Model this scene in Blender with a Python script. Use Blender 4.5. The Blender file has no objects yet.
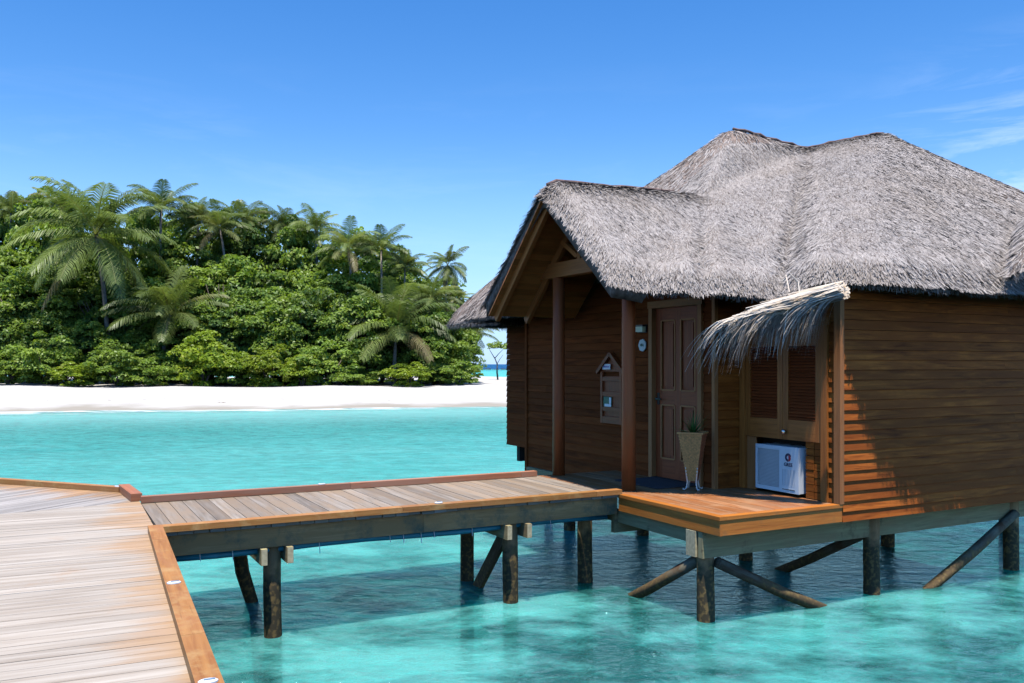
import bpy, math, random
import numpy as np
from mathutils import Vector, Matrix
R = math.radians
random.seed(7); rng = np.random.default_rng(7)
S = bpy.context.scene
COL = S.collection

# ------------------------------------------------------------------ camera, sky, sun, exposure
EYE = 1.55            # metres above the deck boards (z = 0)
F = 882.0
cam = bpy.data.cameras.new('camera'); camo = bpy.data.objects.new('camera', cam); COL.objects.link(camo)
camo.location = (0, 0, EYE); camo.rotation_euler = (R(90), 0, 0)
cam.sensor_width = 36; cam.lens = 36 * F / 1024; cam.shift_y = 22.5 / 1024
cam.clip_start = 0.1; cam.clip_end = 12000
S.camera = camo
SUN = Vector((0.010, -0.275, 1.0)).normalized()
sl = bpy.data.lights.new('sun', 'SUN'); sl.energy = 5.0; sl.angle = R(0.55); sl.color = (1.0, 0.955, 0.88)
so = bpy.data.objects.new('sun', sl); COL.objects.link(so); so.location = (0, -5, 30)
so.rotation_euler = SUN.to_track_quat('Z', 'Y').to_euler()
W = bpy.data.worlds.new('World'); S.world = W; W.use_nodes = True
S.view_settings.view_transform = 'Standard'; S.view_settings.look = 'None'
S.view_settings.exposure = 0.36; S.view_settings.gamma = 1.0; S.view_settings.use_curve_mapping = False
S.cycles.max_bounces = 6; S.cycles.diffuse_bounces = 0; S.cycles.transparent_max_bounces = 16
S.cycles.caustics_reflective = False; S.cycles.caustics_refractive = False
S.cycles.use_denoising = True

def world_nodes():
    nt = W.node_tree; nt.nodes.clear(); N = nt.nodes.new; L = nt.links.new
    out = N('ShaderNodeOutputWorld'); bg = N('ShaderNodeBackground'); bg.inputs[1].default_value = 0.15
    sky = N('ShaderNodeTexSky'); sky.sky_type = 'NISHITA'; sky.sun_disc = False
    sky.sun_elevation = math.asin(SUN.z); sky.sun_rotation = math.atan2(SUN.x, SUN.y)
    sky.air_density = 1.0; sky.dust_density = 0.0; sky.ozone_density = 2.5; sky.altitude = 0
    hs = N('ShaderNodeHueSaturation'); hs.inputs['Saturation'].default_value = 1.36; hs.inputs['Hue'].default_value = .508; hs.inputs['Value'].default_value = 1.06
    L(sky.outputs[0], hs.inputs['Color'])
    tc = N('ShaderNodeTexCoord')
    # thin cirrus, low in the sky
    mp = N('ShaderNodeMapping'); mp.inputs['Rotation'].default_value = (0, R(-24), 0); mp.inputs['Scale'].default_value = (1.7, 2.2, 10)
    L(tc.outputs['Generated'], mp.inputs[0])
    n = N('ShaderNodeTexNoise'); n.inputs['Scale'].default_value = 2.6; n.inputs['Detail'].default_value = 8; n.inputs['Roughness'].default_value = .62
    n.inputs['Distortion'].default_value = .5
    L(mp.outputs[0], n.inputs['Vector'])
    r1 = N('ShaderNodeMapRange'); r1.inputs['From Min'].default_value = .50; r1.inputs['From Max'].default_value = .80
    L(n.outputs['Fac'], r1.inputs['Value'])
    sx = N('ShaderNodeSeparateXYZ'); L(tc.outputs['Generated'], sx.inputs[0])
    rx = N('ShaderNodeMapRange'); rx.inputs['From Min'].default_value = .36; rx.inputs['From Max'].default_value = .60
    rx.inputs['To Min'].default_value = .05; rx.inputs['To Max'].default_value = .75
    L(sx.outputs['X'], rx.inputs['Value'])
    rz = N('ShaderNodeMapRange'); rz.inputs['From Min'].default_value = .33; rz.inputs['From Max'].default_value = .22
    L(sx.outputs['Z'], rz.inputs['Value'])
    m1 = N('ShaderNodeMath'); m1.operation = 'MULTIPLY'; L(r1.outputs[0], m1.inputs[0]); L(rx.outputs[0], m1.inputs[1])
    m2 = N('ShaderNodeMath'); m2.operation = 'MULTIPLY'; L(m1.outputs[0], m2.inputs[0]); L(rz.outputs[0], m2.inputs[1])
    m2.use_clamp = True
    mx = N('ShaderNodeMix'); mx.data_type = 'RGBA'; mx.inputs[7].default_value = (8.6, 9.0, 9.6, 1)
    L(m2.outputs[0], mx.inputs[0]); 
    hz = N('ShaderNodeMapRange'); hz.interpolation_type = 'SMOOTHSTEP'; hz.inputs['From Min'].default_value = .26; hz.inputs['From Max'].default_value = -.02; hz.inputs['To Max'].default_value = .85
    L(sx.outputs['Z'], hz.inputs['Value'])
    mh = N('ShaderNodeMix'); mh.data_type = 'RGBA'; mh.inputs[7].default_value = (2.1, 3.85, 6.9, 1); L(hz.outputs[0], mh.inputs[0]); L(hs.outputs[0], mh.inputs[6])
    L(mh.outputs[2], mx.inputs[6])
    L(mx.outputs[2], bg.inputs[0]); L(bg.outputs[0], out.inputs[0])
world_nodes()

# ------------------------------------------------------------------ frames
EX, EY = 1.291, 10.476
ANG = R(27.9)
U = Vector((math.cos(ANG), math.sin(ANG), 0)); V = Vector((-math.sin(ANG), math.cos(ANG), 0))
WATER = -1.15

# ------------------------------------------------------------------ helpers
def tag(o, label=None, cat=None, group=None, kind=None):
    if label: o['label'] = label
    if cat: o['category'] = cat
    if group: o['group'] = group
    if kind: o['kind'] = kind
    return o

def empty(name, loc=(0, 0, 0), rz=0, label=None, cat=None, group=None):
    o = bpy.data.objects.new(name, None); COL.objects.link(o); o.location = loc; o.rotation_euler = (0, 0, rz)
    o.empty_display_size = .3
    return tag(o, label, cat, group)

class MB:
    """collects faces with uv and a random colour per piece"""
    def __init__(s): s.v = []; s.f = []; s.uv = []; s.c = []
    def face(s, pts, uvs, col):
        b = len(s.v); s.v += [tuple(p) for p in pts]; s.f.append(list(range(b, b + len(pts)))); s.uv += uvs; s.c += [col] * len(pts)
    def poly(s, verts, faces, uvf, col):
        b = len(s.v); s.v += [tuple(p) for p in verts]
        for f in faces:
            s.f.append([b + i for i in f])
            for i in f: s.uv.append(uvf(verts[i], f)); s.c.append(col)
    def obox(s, o, ax, ay, az, col=None):
        """box from its centre and three half-axis vectors; grain along the longest"""
        o, ax, ay, az = Vector(o), Vector(ax), Vector(ay), Vector(az)
        A = sorted([ax, ay, az], key=lambda q: -q.length)
        if A[0].cross(A[1]).dot(A[2]) < 0: A[2] = -A[2]
        a, b, c = A; la, lb, lc = a.length, b.length, c.length
        r1, r2, r3 = random.random(), random.random(), random.random()
        col = col or (r1, r2, r3, 1)
        ou, ov = random.random() * 40, random.random() * 40
        def P(i, j, k): return o + a * i + b * j + c * k
        def q(l, m):
            s.face([P(*x) for x in l], [(x[m[0]] * (la, lb, lc)[m[0]] + ou, x[m[1]] * (la, lb, lc)[m[1]] + ov) for x in l], col)
        q([(-1, -1, 1), (1, -1, 1), (1, 1, 1), (-1, 1, 1)], (0, 1)); q([(-1, 1, -1), (1, 1, -1), (1, -1, -1), (-1, -1, -1)], (0, 1))
        q([(-1, -1, -1), (1, -1, -1), (1, -1, 1), (-1, -1, 1)], (0, 2)); q([(-1, 1, 1), (1, 1, 1), (1, 1, -1), (-1, 1, -1)], (0, 2))
        q([(1, -1, -1), (1, 1, -1), (1, 1, 1), (1, -1, 1)], (1, 2)); q([(-1, -1, 1), (-1, 1, 1), (-1, 1, -1), (-1, -1, -1)], (1, 2))
    def box(s, x0, x1, y0, y1, z0, z1, col=None):
        s.obox(((x0 + x1) / 2, (y0 + y1) / 2, (z0 + z1) / 2), (abs(x1 - x0) / 2, 0, 0), (0, abs(y1 - y0) / 2, 0), (0, 0, abs(z1 - z0) / 2), col); return s
    def beam(s, p0, p1, w, h, up=(0, 0, 1), col=None):
        p0, p1 = Vector(p0), Vector(p1); d = p1 - p0; n = d.normalized()
        side = n.cross(Vector(up)).normalized(); upv = side.cross(n)
        s.obox((p0 + p1) / 2, d / 2, side * w / 2, upv * h / 2, col); return s
    def tube(s, pts, rad, n=10, wob=0, cap=True, col=None):
        pts = [Vector(p) for p in pts]; col = col or (random.random(), random.random(), random.random(), 1)
        rings = []; L = 0; Ls = []
        ref = Vector((1, .13, 0)) if abs((pts[-1] - pts[0]).normalized().z) > .8 else Vector((0, 0, 1))
        for i, p in enumerate(pts):
            d = (pts[min(i + 1, len(pts) - 1)] - pts[max(i - 1, 0)]).normalized()
            a = d.cross(ref).normalized(); b = d.cross(a)
            if i: L += (p - pts[i - 1]).length
            Ls.append(L)
            r = rad[i] if isinstance(rad, (list, tuple)) else rad
            rings.append([p + (a * math.cos(k * 2 * math.pi / n) + b * math.sin(k * 2 * math.pi / n)) * r * (1 + wob * (random.random() - .5)) for k in range(n)])
        b0 = len(s.v); r0 = rad[0] if isinstance(rad, (list, tuple)) else rad; oo = random.random() * 30
        for rg in rings: s.v += [tuple(q) for q in rg]
        for i in range(len(pts) - 1):
            for k in range(n):
                k2 = (k + 1) % n
                s.f.append([b0 + i * n + k, b0 + i * n + k2, b0 + (i + 1) * n + k2, b0 + (i + 1) * n + k][::-1])
                w = 2 * math.pi * r0 / n
                s.uv += [(Ls[i] + oo, k * w), (Ls[i] + oo, (k + 1) * w), (Ls[i + 1] + oo, (k + 1) * w), (Ls[i + 1] + oo, k * w)][::-1]; s.c += [col] * 4
        if cap:
            for base, rev in ((0, False), (len(pts) - 1, True)):
                idx = [b0 + base * n + k for k in range(n)]
                if rev: idx = idx[::-1]
                s.f.append(idx); s.uv += [(s.v[i][0], s.v[i][1]) for i in idx]; s.c += [col] * n
        return s
    def build(s, name, mat, parent=None, bevel=0, smooth=False, label=None):
        me = bpy.data.meshes.new(name); me.from_pydata(s.v, [], s.f)
        ul = me.uv_layers.new(name='UVMap'); ul.data.foreach_set('uv', np.array(s.uv, dtype=np.float32).ravel())
        ca = me.color_attributes.new('rnd', 'FLOAT_COLOR', 'CORNER'); ca.data.foreach_set('color', np.array(s.c, dtype=np.float32).ravel())
        me.materials.append(mat); me.update(); me.validate()
        if smooth: me.polygons.foreach_set('use_smooth', [True] * len(me.polygons))
        o = bpy.data.objects.new(name, me); COL.objects.link(o)
        if parent: o.parent = parent
        if bevel:
            m = o.modifiers.new('bevel', 'BEVEL'); m.width = bevel; m.segments = 2; m.limit_method = 'ANGLE'; m.angle_limit = R(50)
        if label: o['label'] = label
        return o

def quads_mesh(name, Q, C, mat, parent=None, smooth=False, nv=4):
    """Q: (n, nv, 3) points, C: (n, 3) colours -> one mesh (fast)"""
    n = len(Q); me = bpy.data.meshes.new(name)
    me.vertices.add(n * nv); me.vertices.foreach_set('co', Q.reshape(-1).astype(np.float32))
    me.loops.add(n * nv); me.loops.foreach_set('vertex_index', np.arange(n * nv, dtype=np.int32))
    me.polygons.add(n); me.polygons.foreach_set('loop_start', np.arange(0, n * nv, nv, dtype=np.int32))
    me.polygons.foreach_set('loop_total', np.full(n, nv, dtype=np.int32))
    me.update(calc_edges=True)
    ca = me.color_attributes.new('rnd', 'FLOAT_COLOR', 'CORNER')
    c4 = np.ones((n, nv, 4), dtype=np.float32); c4[:, :, :3] = C[:, None, :]
    ca.data.foreach_set('color', c4.ravel())
    me.materials.append(mat)
    if parent is False: return me
    o = bpy.data.objects.new(name, me); COL.objects.link(o)
    if parent: o.parent = parent
    return o

def children(o): return [c for c in list(COL.objects) if c.parent == o]
def copy_tree(o, kids=None, parent=None):
    c = o.copy(); COL.objects.link(c); c.parent = parent
    for k in (kids if kids is not None else children(o)):
        d = k.copy(); COL.objects.link(d); d.parent = c
    return c

def text_mesh(txt, size, mat, name, parent, M, extrude=.001):
    cu = bpy.data.curves.new(name, 'FONT'); cu.body = txt; cu.size = size; cu.align_x = 'CENTER'; cu.align_y = 'CENTER'; cu.extrude = extrude; cu.resolution_u = 3
    cu.offset = size * .02
    to = bpy.data.objects.new('tmp', cu); COL.objects.link(to)
    bpy.context.view_layer.update()
    me = bpy.data.meshes.new_from_object(to.evaluated_get(bpy.context.evaluated_depsgraph_get()))
    bpy.data.objects.remove(to); me.name = name
    me.transform(M); me.materials.clear(); me.materials.append(mat)
    o = bpy.data.objects.new(name, me); COL.objects.link(o)
    if parent: o.parent = parent
    return o

# ------------------------------------------------------------------ materials
def newmat(name):
    m = bpy.data.materials.new(name); m.use_nodes = True; nt = m.node_tree; nt.nodes.clear()
    return m, nt, nt.nodes.new, nt.links.new

def simple(name, col, rough=.6, metal=0, noise=.12, nscale=8, spec=.5, emis=None):
    m, nt, N, L = newmat(name); out = N('ShaderNodeOutputMaterial'); b = N('ShaderNodeBsdfPrincipled'); L(b.outputs[0], out.inputs[0])
    b.inputs['Roughness'].default_value = rough; b.inputs['Metallic'].default_value = metal; b.inputs['Specular IOR Level'].default_value = spec
    tc = N('ShaderNodeTexCoord'); n = N('ShaderNodeTexNoise'); n.inputs['Scale'].default_value = nscale; n.inputs['Detail'].default_value = 5
    L(tc.outputs['Object'], n.inputs['Vector'])
    r = N('ShaderNodeMapRange'); r.inputs['From Min'].default_value = .3; r.inputs['From Max'].default_value = .7; r.inputs['To Min'].default_value = 1 - noise; r.inputs['To Max'].default_value = 1 + noise
    L(n.outputs['Fac'], r.inputs['Value'])
    mx = N('ShaderNodeVectorMath'); mx.operation = 'SCALE'; mx.inputs[0].default_value = col[:3]; L(r.outputs[0], mx.inputs['Scale'])
    L(mx.outputs[0], b.inputs['Base Color'])
    return m

def mixc(N, L, fac, a, b, mode='MIX'):
    x = N('ShaderNodeMix'); x.data_type = 'RGBA'; x.blend_type = mode; x.clamp_factor = True
    for i, q in ((0, fac), (6, a), (7, b)):
        if hasattr(q, 'is_linked') or isinstance(q, bpy.types.NodeSocket): L(q, x.inputs[i])
        elif i == 0: x.inputs[0].default_value = q
        else: x.inputs[i].default_value = (*q[:3], 1)
    return x.outputs[2]
def maprange(N, L, v, a, b, c=0., d=1., smooth=False):
    r = N('ShaderNodeMapRange'); L(v, r.inputs['Value'])
    if smooth: r.interpolation_type = 'SMOOTHSTEP'
    r.inputs['From Min'].default_value = a; r.inputs['From Max'].default_value = b; r.inputs['To Min'].default_value = c; r.inputs['To Max'].default_value = d
    return r.outputs[0]
def math_(N, L, op, a, b=None, clamp=False):
    m = N('ShaderNodeMath'); m.operation = op; m.use_clamp = clamp
    for i, q in ((0, a), (1, b)):
        if q is None: continue
        if isinstance(q, bpy.types.NodeSocket): L(q, m.inputs[i])
        else: m.inputs[i].default_value = q
    return m.outputs[0]

def wood(name, c1, c2, c3=None, rough=.6, gx=1.6, gy=26, var=.35, stain=None, worn=None, bump=.35, spec=.3, tide=None):
    """grain along uv.x; c1 dark .. c2 light; c3 a weathered tone in patches; worn = (axis point, normal, d0, d1, colour a, colour b)"""
    m, nt, N, L = newmat(name); out = N('ShaderNodeOutputMaterial'); b = N('ShaderNodeBsdfPrincipled'); L(b.outputs[0], out.inputs[0])
    b.inputs['Roughness'].default_value = rough; b.inputs['Specular IOR Level'].default_value = spec
    uv = N('ShaderNodeUVMap'); at = N('ShaderNodeAttribute'); at.attribute_name = 'rnd'
    sep = N('ShaderNodeSeparateColor'); L(at.outputs['Color'], sep.inputs[0])
    mp = N('ShaderNodeMapping'); mp.inputs['Scale'].default_value = (gx, gy, 1); L(uv.outputs[0], mp.inputs[0])
    n = N('ShaderNodeTexNoise'); n.inputs['Scale'].default_value = 1.0; n.inputs['Detail'].default_value = 7; n.inputs['Roughness'].default_value = .6; n.inputs['Distortion'].default_value = .6
    L(mp.outputs[0], n.inputs['Vector'])
    g = maprange(N, L, n.outputs['Fac'], .32, .68)
    col = mixc(N, L, g, c1, c2)
    mp2 = N('ShaderNodeMapping'); mp2.inputs['Scale'].default_value = (1.1, 4.5, 1); L(uv.outputs[0], mp2.inputs[0])
    n2 = N('ShaderNodeTexNoise'); n2.inputs['Scale'].default_value = 1.2; n2.inputs['Detail'].default_value = 5; n2.inputs['Roughness'].default_value = .65
    L(mp2.outputs[0], n2.inputs['Vector'])
    if c3:
        f = math_(N, L, 'ADD', maprange(N, L, n2.outputs['Fac'], .42, .62), maprange(N, L, sep.outputs[1], 0, 1, -.35, .35), True)
        col = mixc(N, L, f, col, c3)
    tc = N('ShaderNodeTexCoord')
    if worn:
        (px, py), (nx, ny), d0, d1, ca, cb = worn
        vm = N('ShaderNodeVectorMath'); vm.operation = 'SUBTRACT'; vm.inputs[1].default_value = (px, py, 0); L(tc.outputs['Object'], vm.inputs[0])
        dt = N('ShaderNodeVectorMath'); dt.operation = 'DOT_PRODUCT'; dt.inputs[1].default_value = (nx, ny, 0); L(vm.outputs[0], dt.inputs[0])
        nb = N('ShaderNodeTexNoise'); nb.inputs['Scale'].default_value = .9; nb.inputs['Detail'].default_value = 5; L(tc.outputs['Object'], nb.inputs['Vector'])
        d = math_(N, L, 'ABSOLUTE', dt.outputs['Value'])
        d = math_(N, L, 'ADD', d, maprange(N, L, nb.outputs['Fac'], .3, .7, -.45 * (d1 - d0), .45 * (d1 - d0)))
        d = math_(N, L, 'ADD', d, maprange(N, L, n2.outputs['Fac'], .3, .7, -.35 * (d1 - d0), .35 * (d1 - d0)))
        d = math_(N, L, 'ADD', d, maprange(N, L, sep.outputs[2], 0, 1, -.3 * (d1 - d0), .3 * (d1 - d0)))
        f = maprange(N, L, d, d0, d1, 0, 1, True)
        pale = mixc(N, L, g, ca, cb)
        col = mixc(N, L, f, col, pale)
    # cracks and knots: thin dark streaks
    mp3 = N('ShaderNodeMapping'); mp3.inputs['Scale'].default_value = (2.2, 60, 1); L(uv.outputs[0], mp3.inputs[0])
    n3 = N('ShaderNodeTexNoise'); n3.inputs['Scale'].default_value = 1; n3.inputs['Detail'].default_value = 3; L(mp3.outputs[0], n3.inputs['Vector'])
    cr = maprange(N, L, n3.outputs['Fac'], .66, .74)
    col = mixc(N, L, math_(N, L, 'MULTIPLY', cr, .55), col, (c1[0] * .35, c1[1] * .35, c1[2] * .35))
    if stain:
        sc, col_s, lo, hi = stain
        n4 = N('ShaderNodeTexNoise'); n4.inputs['Scale'].default_value = sc; n4.inputs['Detail'].default_value = 6; n4.inputs['Roughness'].default_value = .7
        L(tc.outputs['Object'], n4.inputs['Vector']); col = mixc(N, L, maprange(N, L, n4.outputs['Fac'], lo, hi), col, col_s)
    if tide:      # algae below a tide mark at a given object-space height
        z0, z1, col_t = tide
        sx = N('ShaderNodeSeparateXYZ'); L(tc.outputs['Object'], sx.inputs[0])
        nz = N('ShaderNodeTexNoise'); nz.inputs['Scale'].default_value = 9; nz.inputs['Detail'].default_value = 5; L(tc.outputs['Object'], nz.inputs['Vector'])
        zz = math_(N, L, 'ADD', sx.outputs['Z'], maprange(N, L, nz.outputs['Fac'], .3, .7, -.10, .10))
        col = mixc(N, L, maprange(N, L, zz, z1, z0), col, col_t)
        nz2 = N('ShaderNodeTexNoise'); nz2.inputs['Scale'].default_value = 22; nz2.inputs['Detail'].default_value = 5; L(tc.outputs['Object'], nz2.inputs['Vector'])
        zr = math_(N, L, 'MULTIPLY', maprange(N, L, zz, z1 + .02, z0), maprange(N, L, nz2.outputs['Fac'], .50, .62))
        col = mixc(N, L, zr, col, (.22, .15, .055))
    k = maprange(N, L, sep.outputs[0], 0, 1, 1 - var, 1 + var)
    vs = N('ShaderNodeVectorMath'); vs.operation = 'SCALE'; L(col, vs.inputs[0]); L(k, vs.inputs['Scale'])
    L(vs.outputs[0], b.inputs['Base Color'])
    bp = N('ShaderNodeBump'); bp.inputs['Strength'].default_value = bump; bp.inputs['Distance'].default_value = .006
    hh = math_(N, L, 'SUBTRACT', n.outputs['Fac'], math_(N, L, 'MULTIPLY', cr, .5)); L(hh, bp.inputs['Height']); L(bp.outputs[0], b.inputs['Normal'])
    return m

def leafmat(name, ca, cb, cc, trans=.35, rough=.45):
    """rnd.r picks between ca and cb, rnd.g high -> cc (dry or very young)"""
    m, nt, N, L = newmat(name); out = N('ShaderNodeOutputMaterial'); at = N('ShaderNodeAttribute'); at.attribute_name = 'rnd'
    sep = N('ShaderNodeSeparateColor'); L(at.outputs['Color'], sep.inputs[0])
    col = mixc(N, L, sep.outputs[0], ca, cb); col = mixc(N, L, maprange(N, L, sep.outputs[1], .8, 1.0), col, cc)
    oi = N('ShaderNodeObjectInfo'); k = maprange(N, L, oi.outputs['Random'], 0, 1, .8, 1.2)
    vs = N('ShaderNodeVectorMath'); vs.operation = 'SCALE'; L(col, vs.inputs[0]); L(k, vs.inputs['Scale'])
    b = N('ShaderNodeBsdfPrincipled'); b.inputs['Roughness'].default_value = rough; b.inputs['Specular IOR Level'].default_value = .4; L(vs.outputs[0], b.inputs['Base Color'])
    t = N('ShaderNodeBsdfTranslucent'); tm = mixc(N, L, 1.0, vs.outputs[0], (1.5, 1.6, .7), 'MULTIPLY'); L(tm, t.inputs[0])
    ms = N('ShaderNodeMixShader'); ms.inputs[0].default_value = trans; L(b.outputs[0], ms.inputs[1]); L(t.outputs[0], ms.inputs[2]); L(ms.outputs[0], out.inputs[0])
    return m

def strandmat(name, ca, cb, cc):
    m, nt, N, L = newmat(name); out = N('ShaderNodeOutputMaterial'); at = N('ShaderNodeAttribute'); at.attribute_name = 'rnd'
    sep = N('ShaderNodeSeparateColor'); L(at.outputs['Color'], sep.inputs[0])
    col = mixc(N, L, sep.outputs[0], ca, cb); col = mixc(N, L, maprange(N, L, sep.outputs[1], .72, 1.0), col, cc)
    tc = N('ShaderNodeTexCoord'); n = N('ShaderNodeTexNoise'); n.inputs['Scale'].default_value = .9; n.inputs['Detail'].default_value = 4; L(tc.outputs['Object'], n.inputs['Vector'])
    col = mixc(N, L, maprange(N, L, n.outputs['Fac'], .45, .75, 0, .40), col, (.36, .28, .21))
    nd = N('ShaderNodeTexNoise'); nd.inputs['Scale'].default_value = 2.4; nd.inputs['Detail'].default_value = 6; nd.inputs['Roughness'].default_value = .7; L(tc.outputs['Object'], nd.inputs['Vector'])
    col = mixc(N, L, maprange(N, L, nd.outputs['Fac'], .56, .72, 0, .5), col, (.20, .165, .145))
    b = N('ShaderNodeBsdfPrincipled'); b.inputs['Roughness'].default_value = .75; b.inputs['Specular IOR Level'].default_value = .25; L(col, b.inputs['Base Color'])
    L(b.outputs[0], out.inputs[0]); return m

M = {}
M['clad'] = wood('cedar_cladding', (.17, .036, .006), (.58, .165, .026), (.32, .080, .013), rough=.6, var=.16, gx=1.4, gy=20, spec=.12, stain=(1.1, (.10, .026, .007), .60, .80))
M['clad_shade'] = wood('shaded_cladding', (.115, .026, .006), (.29, .068, .015), (.21, .054, .013), rough=.8, spec=.08, var=.22, gx=1.4, gy=20)  # darker cladding copy, the shade on porch and rear walls put into its colour
M['trim'] = wood('trim_wood', (.34, .125, .038), (.54, .21, .068), (.44, .18, .065), rough=.6, var=.15)
M['door'] = wood('door_wood', (.20, .042, .011), (.35, .078, .02), rough=.5, var=.12)
M['cab'] = wood('cabinet_wood', (.33, .10, .02), (.54, .18, .038), rough=.45, var=.15)
M['post'] = wood('post_wood', (.32, .068, .018), (.52, .13, .036), (.42, .10, .028), rough=.5, var=.2, gy=16)
M['beam'] = wood('porch_beam_wood', (.44, .13, .03), (.64, .205, .05), rough=.55, var=.15)
M['ceil'] = wood('ceiling_boards', (.68, .21, .045), (.84, .29, .065), rough=.5, var=.25, gy=20)
M['porch'] = wood('porch_boards', (.30, .095, .03), (.46, .18, .06), (.44, .23, .12), rough=.45, var=.14, stain=(2.3, (.50, .28, .15), .52, .72))
M['fascia'] = wood('fascia_wood', (.42, .125, .020), (.58, .205, .035), rough=.45, var=.1, stain=(3, (.35, .14, .04), .56, .72))
M['kerb'] = wood('kerb_wood', (.32, .12, .028), (.50, .23, .06), (.42, .18, .06), rough=.5, var=.12, stain=(4, (.52, .30, .11), .5, .7))
M['kerb_red'] = wood('red_kerb_wood', (.34, .11, .05), (.5, .19, .085), (.42, .2, .12), rough=.55, var=.15)
M['deck'] = wood('boardwalk_planks', (.38, .225, .115), (.52, .345, .20), (.46, .30, .18), rough=.6, var=.08, gx=.7, gy=14,
                 worn=((-1.305, 4.06), (.903, .43), .06, .52, (.34, .27, .20), (.53, .46, .375)), stain=(1.3, (.42, .27, .16), .62, .8), bump=.5)
M['walk'] = wood('walkway_planks', (.42, .33, .26), (.62, .54, .46), (.60, .38, .22), rough=.65, var=.2, gx=1.2, gy=22, bump=.5)
M['greybeam'] = wood('weathered_beam', (.38, .20, .075), (.66, .38, .16), (.46, .24, .09), rough=.75, var=.15, stain=(3, (.10, .12, .08), .5, .7))
M['greenbeam'] = wood('copper_treated_beam', (.28, .235, .115), (.47, .41, .21), (.36, .26, .13), rough=.7, var=.12, stain=(3.5, (.12, .085, .045), .58, .72))
M['pile'] = wood('piling_wood', (.33, .20, .085), (.60, .42, .20), (.44, .25, .11), rough=.8, var=.2, gy=12, tide=(-.62, -.44, (.07, .055, .03)))
M['brace'] = wood('brace_wood', (.12, .11, .075), (.22, .20, .13), (.10, .05, .025), rough=.8, var=.2, gy=12, tide=(-.85, -.7, (.13, .085, .04)), stain=(3.5, (.10, .045, .02), .5, .65))
M['capend'] = simple('sawn_beam_end', (.55, .47, .27), .8, noise=.2, nscale=30)
M['white'] = simple('white_plastic', (.78, .80, .82), .35, noise=.03)
M['offwhite'] = simple('grille_plastic', (.62, .64, .66), .4, noise=.04)
M['plate'] = simple('plate_white', (.80, .82, .84), .3, noise=.05)
M['platec'] = simple('plate_centre', (.25, .34, .45), .2, noise=.05)
M['black'] = simple('black_plastic', (.02, .02, .022), .4)
M['darkin'] = simple('dark_gap', (.025, .02, .018), .9)
M['navy'] = simple('navy_print', (.02, .03, .09), .4)
M['red'] = simple('red_print', (.5, .02, .05), .4)
M['green'] = simple('green_print', (.01, .10, .06), .5)
M['violet'] = simple('violet_print', (.2, .12, .45), .5)
M['metal'] = simple('steel', (.6, .6, .6), .25, metal=1)
M['hose'] = simple('blue_pipe', (.03, .26, .36), .45, noise=.25, nscale=4)
M['lampglass'] = simple('lamp_cover', (.75, .78, .5), .35, noise=.05)
M['signface'] = simple('sign_face', (.60, .66, .62), .4, noise=.12, nscale=14)
M['mat'] = simple('doormat_blue', (.05, .042, .045), .95, noise=.3, nscale=60)
M['basket_a'] = simple('wicker_lit', (.72, .32, .10), .7, noise=.25, nscale=40)  # planter sides turned to the light, their brightness painted in
M['basket_b'] = simple('wicker_shaded', (.46, .13, .045), .7, noise=.25, nscale=40)  # same wicker painted darker for the sides away from the light
M['stand'] = simple('stand_metal', (.6, .55, .5), .45, metal=.5)
M['bark'] = simple('bark', (.16, .12, .085), .9, noise=.3, nscale=5)
M['bark_pale'] = simple('pale_bark', (.32, .27, .21), .9, noise=.3, nscale=5)
M['rock'] = simple('reef_rock', (.05, .06, .06), .9, noise=.3, nscale=.5)
M['thatch'] = strandmat('thatch_strands', (.34, .292, .258), (.61, .545, .50), (.10, .073, .06))
M['thatch_base'] = simple('thatch_bulk', (.26, .19, .15), .95, noise=.5, nscale=14)
M['thatch_pale'] = strandmat('pale_thatch_strands', (.78, .62, .46), (.94, .83, .69), (.5, .34, .2))
M['leaf_dark'] = leafmat('leaf_dark', (.06, .12, .022), (.16, .25, .045), (.25, .3, .06), .35)
M['leaf_mid'] = leafmat('leaf_mid', (.14, .235, .034), (.33, .44, .07), (.37, .41, .09), .38)
M['leaf_lime'] = leafmat('leaf_lime', (.20, .30, .025), (.38, .47, .05), (.48, .47, .09), .4)
M['palm'] = leafmat('palm_leaf', (.10, .15, .04), (.27, .33, .09), (.28, .23, .11), .3, .4)
M['agave'] = leafmat('pot_leaf', (.05, .13, .03), (.09, .22, .05), (.12, .25, .06), .3)

# ------------------------------------------------------------------ setting: seabed, beach, water
def shore_y(x): return 56.5 + .27 * x
def island_inland(x, y):
    """rough distance inland from the island's edge (positive on land)"""
    w = .8 * np.sin(x * .11 + 1) + .5 * np.sin(x * .31) + .25 * np.sin(x * .9)
    a = (y - shore_y(x) + w) * .96
    b = (142 - y) + .1 * x * 0
    c = 46 - x
    d = np.minimum(np.minimum(a, b), c)
    return d
def beach_z(x, y):
    d = island_inland(x, y)
    z = np.where(d > 0, WATER + 1.0 * (1 - np.exp(-np.maximum(d, 0) / 7.5)), WATER + np.maximum(d, -40) * .055)
    z = z + np.where(d > 3, .06 * np.sin(x * .5 + y * .3) + .05 * np.sin(x * .17 - y * .4), 0)
    return z

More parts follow.
